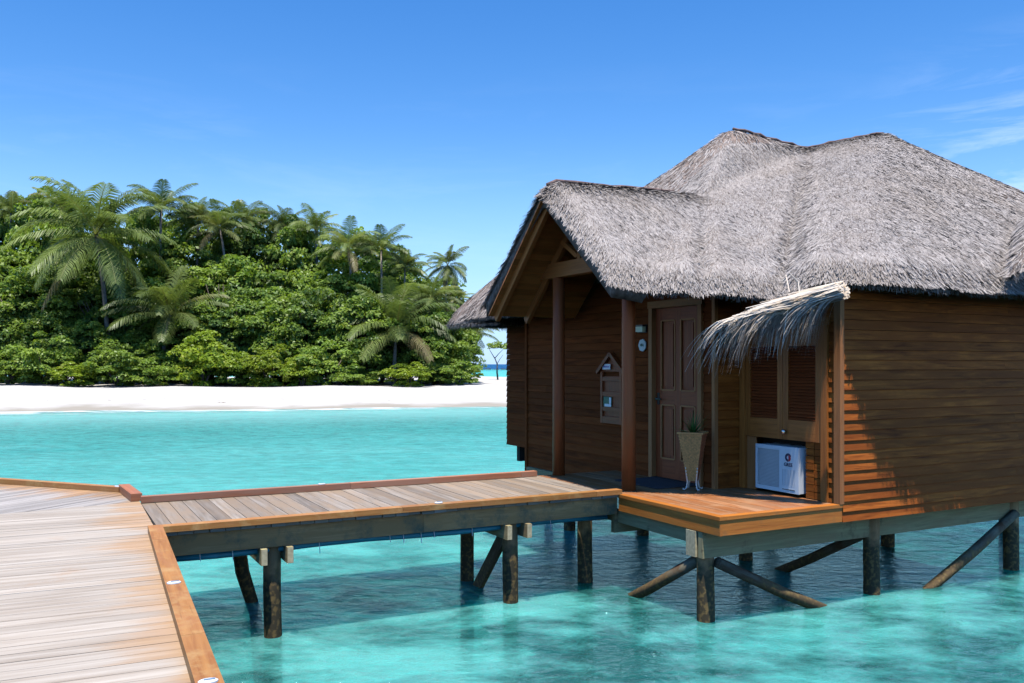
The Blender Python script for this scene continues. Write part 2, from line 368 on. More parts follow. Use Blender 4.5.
def grid_mesh(name, xs, ys, zf, mat):
    X, Y = np.meshgrid(xs, ys); Z = zf(X, Y); n, m = X.shape
    me = bpy.data.meshes.new(name); co = np.stack([X, Y, Z], -1).reshape(-1, 3).astype(np.float32)
    me.vertices.add(n * m); me.vertices.foreach_set('co', co.ravel())
    i = np.arange((n - 1) * (m - 1)); r, c = i // (m - 1), i % (m - 1); a = r * m + c
    f = np.stack([a, a + 1, a + m + 1, a + m], -1).astype(np.int32)
    me.loops.add(f.size); me.loops.foreach_set('vertex_index', f.ravel())
    me.polygons.add(len(f)); me.polygons.foreach_set('loop_start', np.arange(0, f.size, 4, dtype=np.int32)); me.polygons.foreach_set('loop_total', np.full(len(f), 4, dtype=np.int32))
    me.update(calc_edges=True); me.polygons.foreach_set('use_smooth', np.ones(len(f), dtype=bool)); me.materials.append(mat)
    o = bpy.data.objects.new(name, me); COL.objects.link(o); return o

def sand_material():
    m, nt, N, L = newmat('sand'); out = N('ShaderNodeOutputMaterial'); b = N('ShaderNodeBsdfPrincipled'); L(b.outputs[0], out.inputs[0]); b.inputs['Roughness'].default_value = .9; b.inputs['Specular IOR Level'].default_value = .2
    g = N('ShaderNodeNewGeometry'); sx = N('ShaderNodeSeparateXYZ'); L(g.outputs['Position'], sx.inputs[0])
    n = N('ShaderNodeTexNoise'); n.inputs['Scale'].default_value = .8; n.inputs['Detail'].default_value = 7; L(g.outputs['Position'], n.inputs['Vector'])
    dry = mixc(N, L, maprange(N, L, n.outputs['Fac'], .35, .65), (.51, .475, .42), (.61, .58, .53))
    n2 = N('ShaderNodeTexNoise'); n2.inputs['Scale'].default_value = .25; n2.inputs['Detail'].default_value = 4; L(g.outputs['Position'], n2.inputs['Vector'])
    zz = math_(N, L, 'ADD', sx.outputs['Z'], maprange(N, L, n2.outputs['Fac'], .3, .7, -.12, .12))
    col = mixc(N, L, maprange(N, L, zz, WATER + .08, WATER + .26), (.34, .30, .24), dry)
    n3 = N('ShaderNodeTexNoise'); n3.inputs['Scale'].default_value = 1.7; n3.inputs['Detail'].default_value = 6; n3.inputs['Roughness'].default_value = .7; L(g.outputs['Position'], n3.inputs['Vector'])
    wr = math_(N, L, 'MULTIPLY', maprange(N, L, n3.outputs['Fac'], .62, .67), math_(N, L, 'MULTIPLY', maprange(N, L, zz, WATER + .22, WATER + .3), maprange(N, L, zz, WATER + .62, WATER + .45)))
    col = mixc(N, L, wr, col, (.16, .12, .07))
    L(col, b.inputs['Base Color'])
    bp = N('ShaderNodeBump'); bp.inputs['Strength'].default_value = .6; bp.inputs['Distance'].default_value = .12; L(n.outputs['Fac'], bp.inputs['Height']); L(bp.outputs[0], b.inputs['Normal'])
    return m
def seabed_material():
    m, nt, N, L = newmat('seabed_sand'); out = N('ShaderNodeOutputMaterial'); b = N('ShaderNodeBsdfPrincipled'); L(b.outputs[0], out.inputs[0]); b.inputs['Roughness'].default_value = .95
    g = N('ShaderNodeNewGeometry')
    n = N('ShaderNodeTexNoise'); n.inputs['Scale'].default_value = .34; n.inputs['Detail'].default_value = 7; n.inputs['Roughness'].default_value = .58; n.inputs['Distortion'].default_value = .8; L(g.outputs['Position'], n.inputs['Vector'])
    n2 = N('ShaderNodeTexNoise'); mpb = N('ShaderNodeMapping'); mpb.inputs['Scale'].default_value = (.8, 1.6, 1); mpb.inputs['Rotation'].default_value = (0, 0, .35); L(g.outputs['Position'], mpb.inputs[0]); n2.inputs['Scale'].default_value = 1.5; n2.inputs['Detail'].default_value = 6; n2.inputs['Distortion'].default_value = 1.6; L(mpb.outputs[0], n2.inputs['Vector'])
    a = mixc(N, L, maprange(N, L, n2.outputs['Fac'], .40, .60), (.30, .32, .29), (.86, .85, .78))
    # weed and coral beds lie near the jetty
    sx = N('ShaderNodeSeparateXYZ'); L(g.outputs['Position'], sx.inputs[0])
    near = maprange(N, L, sx.outputs['Y'], 10.5, 17, 0, -.16)
    f = math_(N, L, 'ADD', n.outputs['Fac'], near)
    col = mixc(N, L, maprange(N, L, f, .45, .56, 0, .88), a, (.07, .12, .13)); L(col, b.inputs['Base Color'])
    return m
def water_material():
    m, nt, N, L = newmat('lagoon_water'); out = N('ShaderNodeOutputMaterial')
    g = N('ShaderNodeNewGeometry'); sx = N('ShaderNodeSeparateXYZ'); L(g.outputs['Position'], sx.inputs[0])
    def noise(sc, det, dist=0, rough=.5, scale=(1, 1, 1), rot=0):
        mp = N('ShaderNodeMapping'); mp.inputs['Scale'].default_value = scale; mp.inputs['Rotation'].default_value = (0, 0, rot); L(g.outputs['Position'], mp.inputs[0])
        n = N('ShaderNodeTexNoise'); n.inputs['Scale'].default_value = sc; n.inputs['Detail'].default_value = det; n.inputs['Distortion'].default_value = dist; n.inputs['Roughness'].default_value = rough
        L(mp.outputs[0], n.inputs['Vector']); return n.outputs['Fac']
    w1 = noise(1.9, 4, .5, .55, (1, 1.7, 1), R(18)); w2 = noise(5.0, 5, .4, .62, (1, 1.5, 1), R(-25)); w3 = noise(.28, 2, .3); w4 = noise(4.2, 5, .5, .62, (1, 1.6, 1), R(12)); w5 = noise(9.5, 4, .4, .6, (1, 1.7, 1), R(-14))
    h = math_(N, L, 'ADD', math_(N, L, 'MULTIPLY', w1, 1.0), math_(N, L, 'MULTIPLY', w2, .34))
    h = math_(N, L, 'ADD', h, math_(N, L, 'MULTIPLY', w3, 1.4)); h = math_(N, L, 'ADD', h, math_(N, L, 'MULTIPLY', w4, .45)); h = math_(N, L, 'ADD', h, math_(N, L, 'MULTIPLY', w5, .16))
    bp = N('ShaderNodeBump'); bp.inputs['Strength'].default_value = 1.0; bp.inputs['Distance'].default_value = .12; L(h, bp.inputs['Height'])
    # position relative to the island's shore, metres offshore
    sh = math_(N, L, 'SUBTRACT', math_(N, L, 'ADD', math_(N, L, 'MULTIPLY', sx.outputs['X'], .27), 56.5), sx.outputs['Y'])
    sh = math_(N, L, 'MAXIMUM', sh, math_(N, L, 'MAXIMUM', math_(N, L, 'SUBTRACT', sx.outputs['Y'], 142), math_(N, L, 'SUBTRACT', sx.outputs['X'], 46)))
    shn = math_(N, L, 'ADD', sh, maprange(N, L, noise(.12, 3), .3, .7, -1.2, 1.2))
    shallow = maprange(N, L, sh, 22, 1, 0, 1, True)
    deep = maprange(N, L, math_(N, L, 'ADD', sx.outputs['Y'], maprange(N, L, noise(.02, 2), .3, .7, -40, 40)), 300, 520, 0, 1, True)
    body = mixc(N, L, maprange(N, L, math_(N, L, 'ADD', math_(N, L, 'MULTIPLY', w1, .45), math_(N, L, 'ADD', math_(N, L, 'MULTIPLY', w4, .40), math_(N, L, 'MULTIPLY', w5, .40))), .54, .68), (.002, .060, .053), (.036, .285, .238))  # light ripple crests and dark troughs painted into the water colour
    body = mixc(N, L, shallow, body, (.22, .50, .45))
    body = mixc(N, L, maprange(N, L, sh, 10, 38), body, mixc(N, L, maprange(N, L, noise(.16, 5, .6, .6, (1, 3, 1)), .38, .66), (.080, .43, .385), (.14, .52, .465)))
    body = mixc(N, L, deep, body, (.008, .07, .20))
    bed = maprange(N, L, noise(.55, 7, .25, .66, (1, 1.5, 1), .3), .44, .60)
    bed = math_(N, L, 'MULTIPLY', bed, maprange(N, L, sx.outputs['Y'], 17, 10.5, .12, .85))
    body = mixc(N, L, bed, body, (.002, .062, .058))
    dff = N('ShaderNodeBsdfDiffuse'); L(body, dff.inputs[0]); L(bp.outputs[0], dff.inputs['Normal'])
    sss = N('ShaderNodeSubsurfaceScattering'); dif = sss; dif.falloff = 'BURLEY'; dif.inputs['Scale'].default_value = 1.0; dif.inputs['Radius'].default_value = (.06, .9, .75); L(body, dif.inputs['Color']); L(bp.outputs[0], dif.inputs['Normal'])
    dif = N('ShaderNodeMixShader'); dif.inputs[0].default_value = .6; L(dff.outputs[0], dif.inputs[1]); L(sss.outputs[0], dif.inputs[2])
    tint = mixc(N, L, shallow, (.24, .68, .68), (.66, .90, .88)); tint = mixc(N, L, deep, tint, (.05, .3, .6))
    tr = N('ShaderNodeBsdfTransparent'); L(tint, tr.inputs[0])
    m1 = N('ShaderNodeMixShader')
    mf = math_(N, L, 'ADD', maprange(N, L, w1, .35, .7, .58, .84), math_(N, L, 'MULTIPLY', maprange(N, L, sx.outputs['Y'], 13, 60), .38))
    mf = math_(N, L, 'SUBTRACT', mf, math_(N, L, 'MULTIPLY', maprange(N, L, sh, 6, 0), .6), True)
    lw = N('ShaderNodeLayerWeight'); lw.inputs[0].default_value = .5     # long slanting paths through the water scatter more
    mf = math_(N, L, 'MULTIPLY', mf, maprange(N, L, lw.outputs['Facing'], .25, .72, .12, 1.15), True)
    L(mf, m1.inputs[0]); L(tr.outputs[0], m1.inputs[1]); L(dif.outputs[0], m1.inputs[2])
    # foam where the ripples reach the sand
    foam = N('ShaderNodeBsdfDiffuse'); foam.inputs[0].default_value = (.82, .86, .85, 1)
    fz = math_(N, L, 'MULTIPLY', maprange(N, L, shn, 2.6, .3), maprange(N, L, noise(.7, 5, .4, .6, (.5, 1.6, 1)), .44, .56))
    m3 = N('ShaderNodeMixShader'); L(fz, m3.inputs[0]); L(m1.outputs[0], m3.inputs[1]); L(foam.outputs[0], m3.inputs[2])
    gl = N('ShaderNodeBsdfGlossy'); gl.inputs['Roughness'].default_value = .06; L(bp.outputs[0], gl.inputs['Normal']); gl.inputs[0].default_value = (.52, .87, .93, 1)
    fr = N('ShaderNodeFresnel'); fr.inputs[0].default_value = 1.33; L(bp.outputs[0], fr.inputs['Normal'])
    ff = math_(N, L, 'MINIMUM', math_(N, L, 'MULTIPLY', fr.outputs[0], .9), maprange(N, L, sx.outputs['Y'], 12, 50, .42, .13))
    m2 = N('ShaderNodeMixShader'); L(ff, m2.inputs[0]); L(m3.outputs[0], m2.inputs[1]); L(gl.outputs[0], m2.inputs[2])
    L(m2.outputs[0], out.inputs[0]); return m

def plane(name, x0, x1, y0, y1, z, mat):
    me = bpy.data.meshes.new(name); me.from_pydata([(x0, y0, z), (x1, y0, z), (x1, y1, z), (x0, y1, z)], [], [(0, 1, 2, 3)]); me.materials.append(mat)
    o = bpy.data.objects.new(name, me); COL.objects.link(o); return o
tag(plane('seabed', -9000, 9000, -3000, 9000, -2.75, seabed_material()), kind='structure')
tag(plane('water', -8000, 8000, -2500, 8500, WATER, water_material()), kind='structure')
tag(grid_mesh('beach', np.arange(-170, 80, .8), np.arange(0, 175, .8), beach_z, sand_material()), kind='structure')

# ------------------------------------------------------------------ main boardwalk
def clip(poly, p, n):
    """keep the part of poly where (q-p).n >= 0"""
    out = []
    for i in range(len(poly)):
        a, b = poly[i], poly[(i + 1) % len(poly)]
        da = (a[0] - p[0]) * n[0] + (a[1] - p[1]) * n[1]; db = (b[0] - p[0]) * n[0] + (b[1] - p[1]) * n[1]
        if da >= 0: out.append(a)
        if (da >= 0) != (db >= 0):
            t = da / (da - db); out.append((a[0] + t * (b[0] - a[0]), a[1] + t * (b[1] - a[1])))
    return out
def planks(mb, poly, d, w, gap, z1, th, lengths=None, jit=.0015):
    """fill a convex polygon with planks running along d"""
    d = Vector(d).normalized(); n = Vector((-d.y, d.x))
    ks = [p[0] * n.x + p[1] * n.y for p in poly]; k = min(ks)
    while k < max(ks):
        strip = clip(poly, (n.x * (k + gap / 2), n.y * (k + gap / 2)), (n.x, n.y)); strip = clip(strip, (n.x * (k + w - gap / 2), n.y * (k + w - gap / 2)), (-n.x, -n.y)) if strip else []
        k += w
        if len(strip) < 3: continue
        segs = [strip]
        if lengths:
            js = [p[0] * d.x + p[1] * d.y for p in strip]; a = min(js) - random.random() * lengths; segs = []
            while a < max(js):
                s2 = clip(strip, (d.x * (a + .002), d.y * (a + .002)), (d.x, d.y)); s2 = clip(s2, (d.x * (a + lengths - .002), d.y * (a + lengths - .002)), (-d.x, -d.y)) if s2 else []
                if len(s2) >= 3: segs.append(s2)
                a += lengths
        for sg in segs:
            z = z1 + (random.random() - .5) * 2 * jit; m = len(sg)
            vs = [(p[0], p[1], z) for p in sg] + [(p[0], p[1], z - th) for p in sg]
            area = sum(sg[i][0] * sg[(i + 1) % m][1] - sg[(i + 1) % m][0] * sg[i][1] for i in range(m))
            top = list(range(m)); fs = [top if area > 0 else top[::-1], ([m + i for i in range(m)])[::-1] if area > 0 else [m + i for i in range(m)]]
            for i in range(m):
                j = (i + 1) % m; q = [i, m + i, m + j, j]; fs.append(q if area > 0 else q[::-1])
            ou, ov = random.random() * 50, random.random() * 50
            mb.poly(vs, fs, lambda p, f: (p[0] * d.x + p[1] * d.y + ou, p[0] * n.x + p[1] * n.y + ov), (random.random(), random.random(), random.random(), 1))
    return mb

p0 = (1.95, -3.0); pA = (-3.28, 8.15); pB = (-4.2, 9.95); pC = (-4.70, 10.72); pD = (-13.95, 14.5); pE = (-14, 2.2); pF = (-14, -3)
root = empty('boardwalk', (0, 0, 0), 0, 'wide pale weathered plank boardwalk with orange edge boards in the lower left foreground', 'boardwalk')
mb = MB(); planks(mb, [p0, pA, pB, pE, pF], (.903, .43), .142, .006, 0, .03, lengths=None)
mb.build('deck_planks', M['deck'], root)
mb = MB(); planks(mb, [pB, pC, pD, pE], (.379, .925), .142, .007, 0, .03)
M['deck2'] = wood('boardwalk_far_planks', (.34, .18, .08), (.48, .29, .15), rough=.65, var=.16, gx=1, gy=18,
                  worn=((-4.7, 10.72), (.379, .925), .1, .8, (.30, .26, .22), (.50, .45, .40)), bump=.5)
mb.build('deck_planks', M['deck2'], root, label='short fan of greyer planks meeting the main boards at an angle')
def kerb(p, q, w, h, z0, mat, name, parent, side=1, joints=2.9):
    """kerb boards from p to q, inside edge offset to the left (side=1) of the run"""
    p, q = Vector((*p, 0)), Vector((*q, 0)); d = (q - p).normalized(); n = Vector((-d.y, d.x, 0)) * side; L_ = (q - p).length; a = 0; mb = MB()
    while a < L_:
        b = min(a + joints, L_); c = p + d * (a + b) / 2 + n * w / 2
        mb.obox((c.x, c.y, z0 + h / 2), d * ((b - a) / 2 - .002), n * w / 2, (0, 0, h / 2)); a = b
    return mb.build(name, mat, parent, bevel=.006)
dr = Vector((pA[0] - p0[0], pA[1] - p0[1])).normalized()
kerb((p0[0] + .04, p0[1]), (pA[0] + .04, pA[1] + .02), .125, .06, .004, M['kerb'], 'edge_board', root, 1)
kerb(pD, pC, .10, .06, .004, M['kerb'], 'edge_board', root, -1)
kerb((pC[0] + .03, pC[1] + .04), (pB[0] + .02, pB[1] + .02), .12, .085, .004, M['kerb_red'], 'edge_board', root, -1)
mb = MB(); mb.beam((p0[0] - .03, p0[1], -.16), (pA[0] - .05, pA[1], -.16), .06, .22); mb.build('side_beam', M['greybeam'], root)
mb = MB(); mb.beam((pD[0], pD[1] - .08, -.16), (pC[0] - .02, pC[1] - .06, -.16), .06, .22); mb.build('side_beam', M['greybeam'], root)
for (x, y) in ((-3.1, 7.4), (-1.7, 4.4), (-.1, 1.2), (-4.9, 10.3), (-8.6, 11.7), (-12.4, 13.2), (-6.5, 6.2), (-5, 2.5)):
    mb = MB(); mb.tube([(x, y, -.05), (x, y, -1.2), (x, y, -2.9)], .095, 12, .06); mb.build('piling', M['pile'], root, smooth=True)
def plate(x, y, z, rz, parent):
    """small oval marker plate on a kerb"""
    mb = MB(); n = 18; h = .012; a, b = .046, .030; c, s_ = math.cos(rz), math.sin(rz)
    def ring(k, zz): return [(x + (a * k * math.cos(i * 2 * math.pi / n)) * c - (b * k * math.sin(i * 2 * math.pi / n)) * s_, y + (a * k * math.cos(i * 2 * math.pi / n)) * s_ + (b * k * math.sin(i * 2 * math.pi / n)) * c, zz) for i in range(n)]
    r0, r1, r2 = ring(1, z), ring(1, z + h * .6), ring(.8, z + h)
    vs = r0 + r1 + r2; fs = [[2 * n + i for i in range(n)]]
    for k in range(2):
        for i in range(n): j = (i + 1) % n; fs.append([k * n + i, k * n + j, (k + 1) * n + j, (k + 1) * n + i])
    mb.poly(vs, fs, lambda p, f: (p[0], p[1]), (.5, .5, .5, 1)); o = mb.build('marker_plate', M['plate'], parent)
    mb = MB(); mb.obox((x + .006 * c, y + .006 * s_, z + h + .002), (c * .026, s_ * .026, 0), (-s_ * .006, c * .006, 0), (0, 0, .002)); mb.build('plate_slot', M['platec'], o)
ang1 = math.atan2(.43, .903)
for t in (0.0,):
    pass
def on_right_kerb(Y): 
    k = (Y - p0[1]) / (pA[1] - p0[1]); return p0[0] + k * (pA[0] - p0[0])
for Y in (5.98, 4.12):
    plate(on_right_kerb(Y) - .03, Y, .064, ang1, root)
plate(-4.78, 10.70, .064, R(157), root)

# ------------------------------------------------------------------ walkway (hut frame: s along, t across)
WR_ = empty('walkway', (EX, EY, 0), ANG, 'narrow grey-brown plank walkway on posts linking the boardwalk to the thatched hut', 'walkway')
mb = MB(); s = -5.10
while s < -.02:
    w = .142; e0 = .03 * random.random() - .02; z = (random.random() - .5) * .004
    mb.box(s + .003, min(s + w - .003, -.004), e0, 2.0 + .02 * random.random(), z - .03, z); s += w
M['walk'] = wood('walkway_planks', (.19, .15, .11), (.37, .31, .25), (.31, .225, .15), rough=.65, var=.22, gx=1.2, gy=20, bump=.5)
mb.build('deck_planks', M['walk'], WR_)
def kerb_s(s0, s1, t0, t1, z0, z1, mat, parent, name='edge_board', step=2.4):
    mb = MB(); a = s0
    while a < s1 - .01:
        b = min(a + step, s1); mb.box(a + .002, b - .002, t0, t1, z0, z1); a = b
    return mb.build(name, mat, parent, bevel=.005)
kerb_s(-5.16, .0, -.035, .085, .006, .062, M['kerb'], WR_)
kerb_s(-5.10, -.05, 1.92, 2.02, .006, .075, M['kerb_red'], WR_)
mb = MB(); mb.box(-5.12, -2.5, .045, .105, -.235, -.034); mb.box(-2.497, -.02, .045, .105, -.235, -.034); mb.build('side_beam', M['greybeam'], WR_, bevel=.004)
mb = MB(); mb.box(-5.12, -.02, 1.85, 1.91, -.235, -.034); mb.build('side_beam', M['greybeam'], WR_, bevel=.004)
mb = MB(); mb.box(-5.12, -.02, .95, 1.01, -.235, -.034); mb.build('side_beam', M['greybeam'], WR_)
for sc, tf in ((-4.05, 1.6), (-1.38, 1.35)):
    lean = .22 if tf > 1.5 else 0
    mb = MB(); mb.tube([(sc, .20, -.10), (sc, .20, -.7), (sc + .01, .20, -1.3), (sc + .02, .2, -2.9)], [.085, .088, .088, .085], 14, .07); mb.build('piling', M['pile'], WR_, smooth=True)
    mb = MB(); mb.tube([(sc - lean * .5, tf, -.10), (sc - lean * .1, tf, -.8), (sc + lean * .6, tf, -1.3), (sc + lean, tf, -2.9)], [.082, .078, .07, .06] if lean else [.085] * 4, 14, .12); mb.build('piling', M['pile'], WR_, smooth=True)
    for ds in (-.125, .125):
        mb = MB(); mb.box(sc + ds - .03, sc + ds + .03, -.03, 1.98, -.395, -.238); o = mb.build('cross_beam', M['greenbeam'], WR_, bevel=.004)
        mb = MB(); mb.box(sc + ds - .028, sc + ds + .028, -.034, -.031, -.392, -.241); mb.build('sawn_end', M['capend'], o)
mb = MB(); mb.beam((-1.38, .28, -.34), (-1.40, 1.28, -1.45), .05, .15, up=(0, 0, 1)); mb.build('brace', M['brace'], WR_, bevel=.005)
mb = MB(); mb.tube([(-4.05, 1.9, -.2), (-4.02, 1.72, -.8), (-3.9, 1.66, -1.5)], .035, 8, .1); mb.build('brace', M['pile'], WR_, smooth=True)
pts = [(-5.1 + i * .5, .16, -.275 - .012 * math.sin(i * 1.3)) for i in range(11)]
mb = MB(); mb.tube(pts, .034, 12); pipe = mb.build('pipe', M['hose'], WR_, smooth=True, label='blue pipe slung under the side beam')
for i, s in enumerate((-4.75, -4.45, -3.6, -2.85, -2.7, -2.5, -2.35, -1.9, -.9)):
    mb = MB(); mb.beam((s, .118, -.215), (s + .01, .118, -.32 - .02 * (i % 3)), .007, .005, up=(0, 1, 0)); mb.build('cable_tie', M['plate'], pipe)
for s, t in ((-2.33, .03), (-3.05, 1.97)):
    plate(s, t, .0665 if t < 1 else .079, 0, WR_)

# ------------------------------------------------------------------ the hut
H = empty('thatched_hut', (EX, EY, 0), ANG, 'brown timber overwater hut on stilts with a grey thatched hip roof and gabled porch', 'hut')
SW = 1.71; TC = -1.744; SC1 = 1.32; TR = -.17

def cladding(name, origin, along, out, length, z0, z1, mat, parent, bh=.112, cut=None, segs=None):
    """lapped boards; origin at z=0 on the wall line, out = outward normal; cut(z) -> list of (a0,a1)"""
    o = Vector(origin); a = Vector(along).normalized(); n = Vector(out).normalized(); mb = MB(); z = z0; row = 0
    while z < z1 - .01:
        zt = min(z + bh, z1); spans = cut(z + bh / 2) if cut else [(0, length)]
        for (l0, l1) in spans:
            if l1 - l0 < .02: continue
            x = l0; first = True
            while x < l1 - .001:
                L_ = 2.6 + 2.6 * random.random(); e = min(x + L_, l1)
                if l1 - e < .5: e = l1
                b0 = o + a * (x + (0 if first else .0015)); b1 = o + a * e; q = random.random() * .002
                outb, outt = .024 + q, .007 + q
                vs = [b0 + Vector((0, 0, z)) - n * .02, b1 + Vector((0, 0, z)) - n * .02, b1 + Vector((0, 0, z)) + n * outb, b0 + Vector((0, 0, z)) + n * outb,
                      b0 + Vector((0, 0, zt - .003)) - n * .02, b1 + Vector((0, 0, zt - .003)) - n * .02, b1 + Vector((0, 0, zt - .003)) + n * outt, b0 + Vector((0, 0, zt - .003)) + n * outt]
                flip = a.cross(n).z < 0
                fs = [[0, 3, 2, 1], [4, 5, 6, 7], [3, 7, 6, 2], [0, 1, 5, 4], [1, 2, 6, 5], [0, 4, 7, 3]]
                fs = [f[::-1] for f in fs] if not flip else fs
                ou, ov = random.random() * 40, random.random() * 40
                mb.poly(vs, fs, lambda p, f: ((Vector(p) - o).dot(a) + ou, p[2] + (Vector(p) - o).dot(n) + ov), (random.random(), random.random(), random.random(), 1))
                x = e; first = False
        z = zt; row += 1
    return mb.build(name, mat, parent)

# porch deck ------------------------------------------------
mb = MB(); s = 0.0
while s < SW + .6:
    w = .14; z = (random.random() - .5) * .003
    tmin = TC; tmax = 2.0 if s < SC1 - .05 else TR
    tmin2 = TC
    a, b = s + .0015, min(s + w - .0015, SW)
    if b > a: mb.box(a, b, tmin2, tmax, z - .03, z)
    s += w
mb.build('porch_floor', M['porch'], H)
fz0, fz1 = -.19, -.033
mb = MB(); mb.box(-.028, 0, TC - .03, .0, fz0, fz1); mb.box(0, SW + .0, TC - .03, TC, fz0 + .002, fz1 - .001); mb.build('porch_fascia', M['fascia'], H, bevel=.004)
mb = MB(); mb.box(-.038, .06, TC - .04, .0, -.0315, .006); mb.box(.0605, SW, TC - .04, TC + .06, -.0305, .0055); mb.build('porch_nosing', M['fascia'], H, bevel=.004)
mb = MB(); mb.box(-.02, 1.9, 1.97, 2.03, fz0, -.035); mb.build('porch_fascia', M['greybeam'], H)
# bearers
for nm, args in (('bearer', (-.02, 9.2, -1.50, -1.43, -.47, -.20)), ('bearer', (-.02, 9.2, .1, .17, -.47, -.20)), ('bearer', (1.4, 9.2, 2.6, 2.67, -.47, -.20))):
    mb = MB(); mb.box(*args); mb.build(nm, M['greenbeam'], H, bevel=.004)
for sj in (.02, 1.2, 2.5, 3.9, 5.3, 6.7, 8.1):
    mb = MB(); mb.box(sj, sj + .07, -1.42, 4.5 if sj > 1 else 1.9, -.345, -.20); mb.build('joist', M['greenbeam'], H)
mb = MB(); mb.box(SC1 + .05, 9.2, TR + .05, 4.55, -.195, -.04); mb.box(SW + .05, 9.2, TC + .05, TR + .045, -.194, -.041); mb.box(2.7, 6, 4.6, 8, -.1, 0); mb.build('floor_slab', M['greybeam'], H)
# walls ------------------------------------------------------
def porch_top(t): return 3.95 - abs(t - 1.36) * .93 - .30
def w1_cut(z):
    lo, hi = 0.0, 4.8
    sp = [(TR, 4.63)]
    if z > 2.75:
        hw = (3.45 - z) / .93
        sp = [(1.36 - hw, 1.36 + hw)] if hw > 0 else []
    res = []
    for (a, b) in sp:
        if z < 2.30:
            if a < .09: res.append((a, .09))
            res.append((max(a, 1.12), b))
        else: res.append((a, b))
    return [(a - TR, b - TR) for a, b in res]
cladding('wall', (SC1, TR, 0), (0, 1, 0), (-1, 0, 0), 4.8, -.26, 3.30, M['clad_shade'], H, cut=w1_cut)
mb = MB(); mb.box(SC1 + .021, SC1 + .07, 1.13, 4.63, -.2, 2.75); mb.box(SC1 + .021, SC1 + .07, TR + .02, 1.129, 2.3, 2.75); mb.box(SC1 + .021, SC1 + .07, TR + .02, .08, -.2, 2.299); mb.build('wall_lining', M['darkin'], H)
mb = MB(); mb.box(SC1 - .045, SC1 + .03, 4.632, 4.70, -.30, 2.75); mb.build('corner_trim', M['clad_shade'], H, bevel=.004)
cladding('wall', (SC1, TR, 0), (1, 0, 0), (0, -1, 0), SW - SC1 - .02, -.03, 2.45, M['clad'], H)
mb = MB(); mb.box(SC1 - .06, SC1 - .005, TR - .035, TR + .02, .002, 2.5); mb.build('corner_trim', M['trim'], H, bevel=.004)
def w2_cut(z):
    out = []
    for a, b in ((TC, TR - .02),):
        if z < 2.02: out += [(a + .05, -1.60), (-.22, b)]
        else: out.append((a + .05, b))
    return [(p - TC, q - TC) for p, q in out if q > p]
cladding('wall', (SW, TC, 0), (0, 1, 0), (-1, 0, 0), 1.6, .004, 2.4, M['clad'], H, cut=w2_cut)
cladding('wall', (SW + .02, TC, 0), (1, 0, 0), (0, -1, 0), 7.4, -.195, 2.55, M['clad'], H)
mb = MB(); mb.box(SW - .045, SW + .018, TC - .045, TC + .045, .008, 2.40); mb.build('corner_trim', M['trim'], H, bevel=.004)
# rest of the shell (behind, closing the volume)
mb = MB(); mb.box(SW + .04, 9.1, TC + .03, TC + .08, -.19, 2.5); mb.box(SW + .03, SW + .08, TC + .09, -1.61, 0, 2.4); mb.box(SW + .03, SW + .08, -.21, TR + .02, 0, 2.4); mb.box(SC1 + .03, SW + .02, TR + .03, TR + .08, 0, 2.4); mb.box(SW + .03, SW + .08, -1.61, -.21, 2.03, 2.4); mb.build('wall_lining', M['darkin'], H)
cladding('wall', (9.1, TC, 0), (0, 1, 0), (1, 0, 0), 6.4, -.195, 2.5, M['clad'], H)
cladding('wall', (SC1, 4.63, 0), (1, 0, 0), (0, 1, 0), 7.8, -.26, 2.6, M['clad_shade'], H)
# rear wing
W0S = 2.61
cladding('wing_wall', (W0S, 5.4, 0), (0, 1, 0), (-1, 0, 0), 2.5, -.15, 2.62, M['clad_shade'], H)
cladding('wing_wall', (W0S, 7.9, 0), (1, 0, 0), (0, 1, 0), 3.6, -.15, 2.5, M['clad_shade'], H)
mb = MB(); mb.box(W0S + .03, W0S + .08, 4.7, 7.85, -.1, 2.5); mb.build('wall_lining', M['darkin'], H)
mb = MB(); mb.box(W0S - .05, W0S + .02, 6.93, 6.99, -.2, 2.5); mb.build('corner_trim', M['clad_shade'], H)
for t in (7.6, 7.15, 6.6):
    mb = MB(); mb.box(W0S + .1, W0S + 2.5, t - .06, t + .06, -.48, -.16); mb.build('bearer', M['darkin'], H)

# door -------------------------------------------------------
D = MB(); ts0, ts1 = .055, 1.155; zt = 2.305
D.box(SC1 - .055, SC1 + .02, ts0, ts0 + .075, .0, zt); D.box(SC1 - .055, SC1 + .02, ts1 - .075, ts1, .0, zt)
D.box(SC1 - .057, SC1 + .02, ts0 - .02, ts1 + .02, zt + .001, zt + .095)
frame = D.build('door_frame', M['trim'], H, bevel=.004)
mb = MB(); a, b = ts0 + .078, ts1 - .078
x0, x1 = SC1 + .015, SC1 + .05
c_ = (a + b) / 2
mb.box(x0, x1, a, a + .12, .02, zt - .003); mb.box(x0, x1, b - .12, b, .02, zt - .003); mb.box(x0, x1, c_ - .06, c_ + .06, .021, zt - .004)
for z0, z1 in ((.02, .28), (1.0, 1.2), (zt - .17, zt - .004)):
    mb.box(x0 + .001, x1, a + .121, c_ - .061, z0, z1); mb.box(x0 + .001, x1, c_ + .061, b - .121, z0, z1)
door = mb.build('door', M['door'], H, bevel=.003)
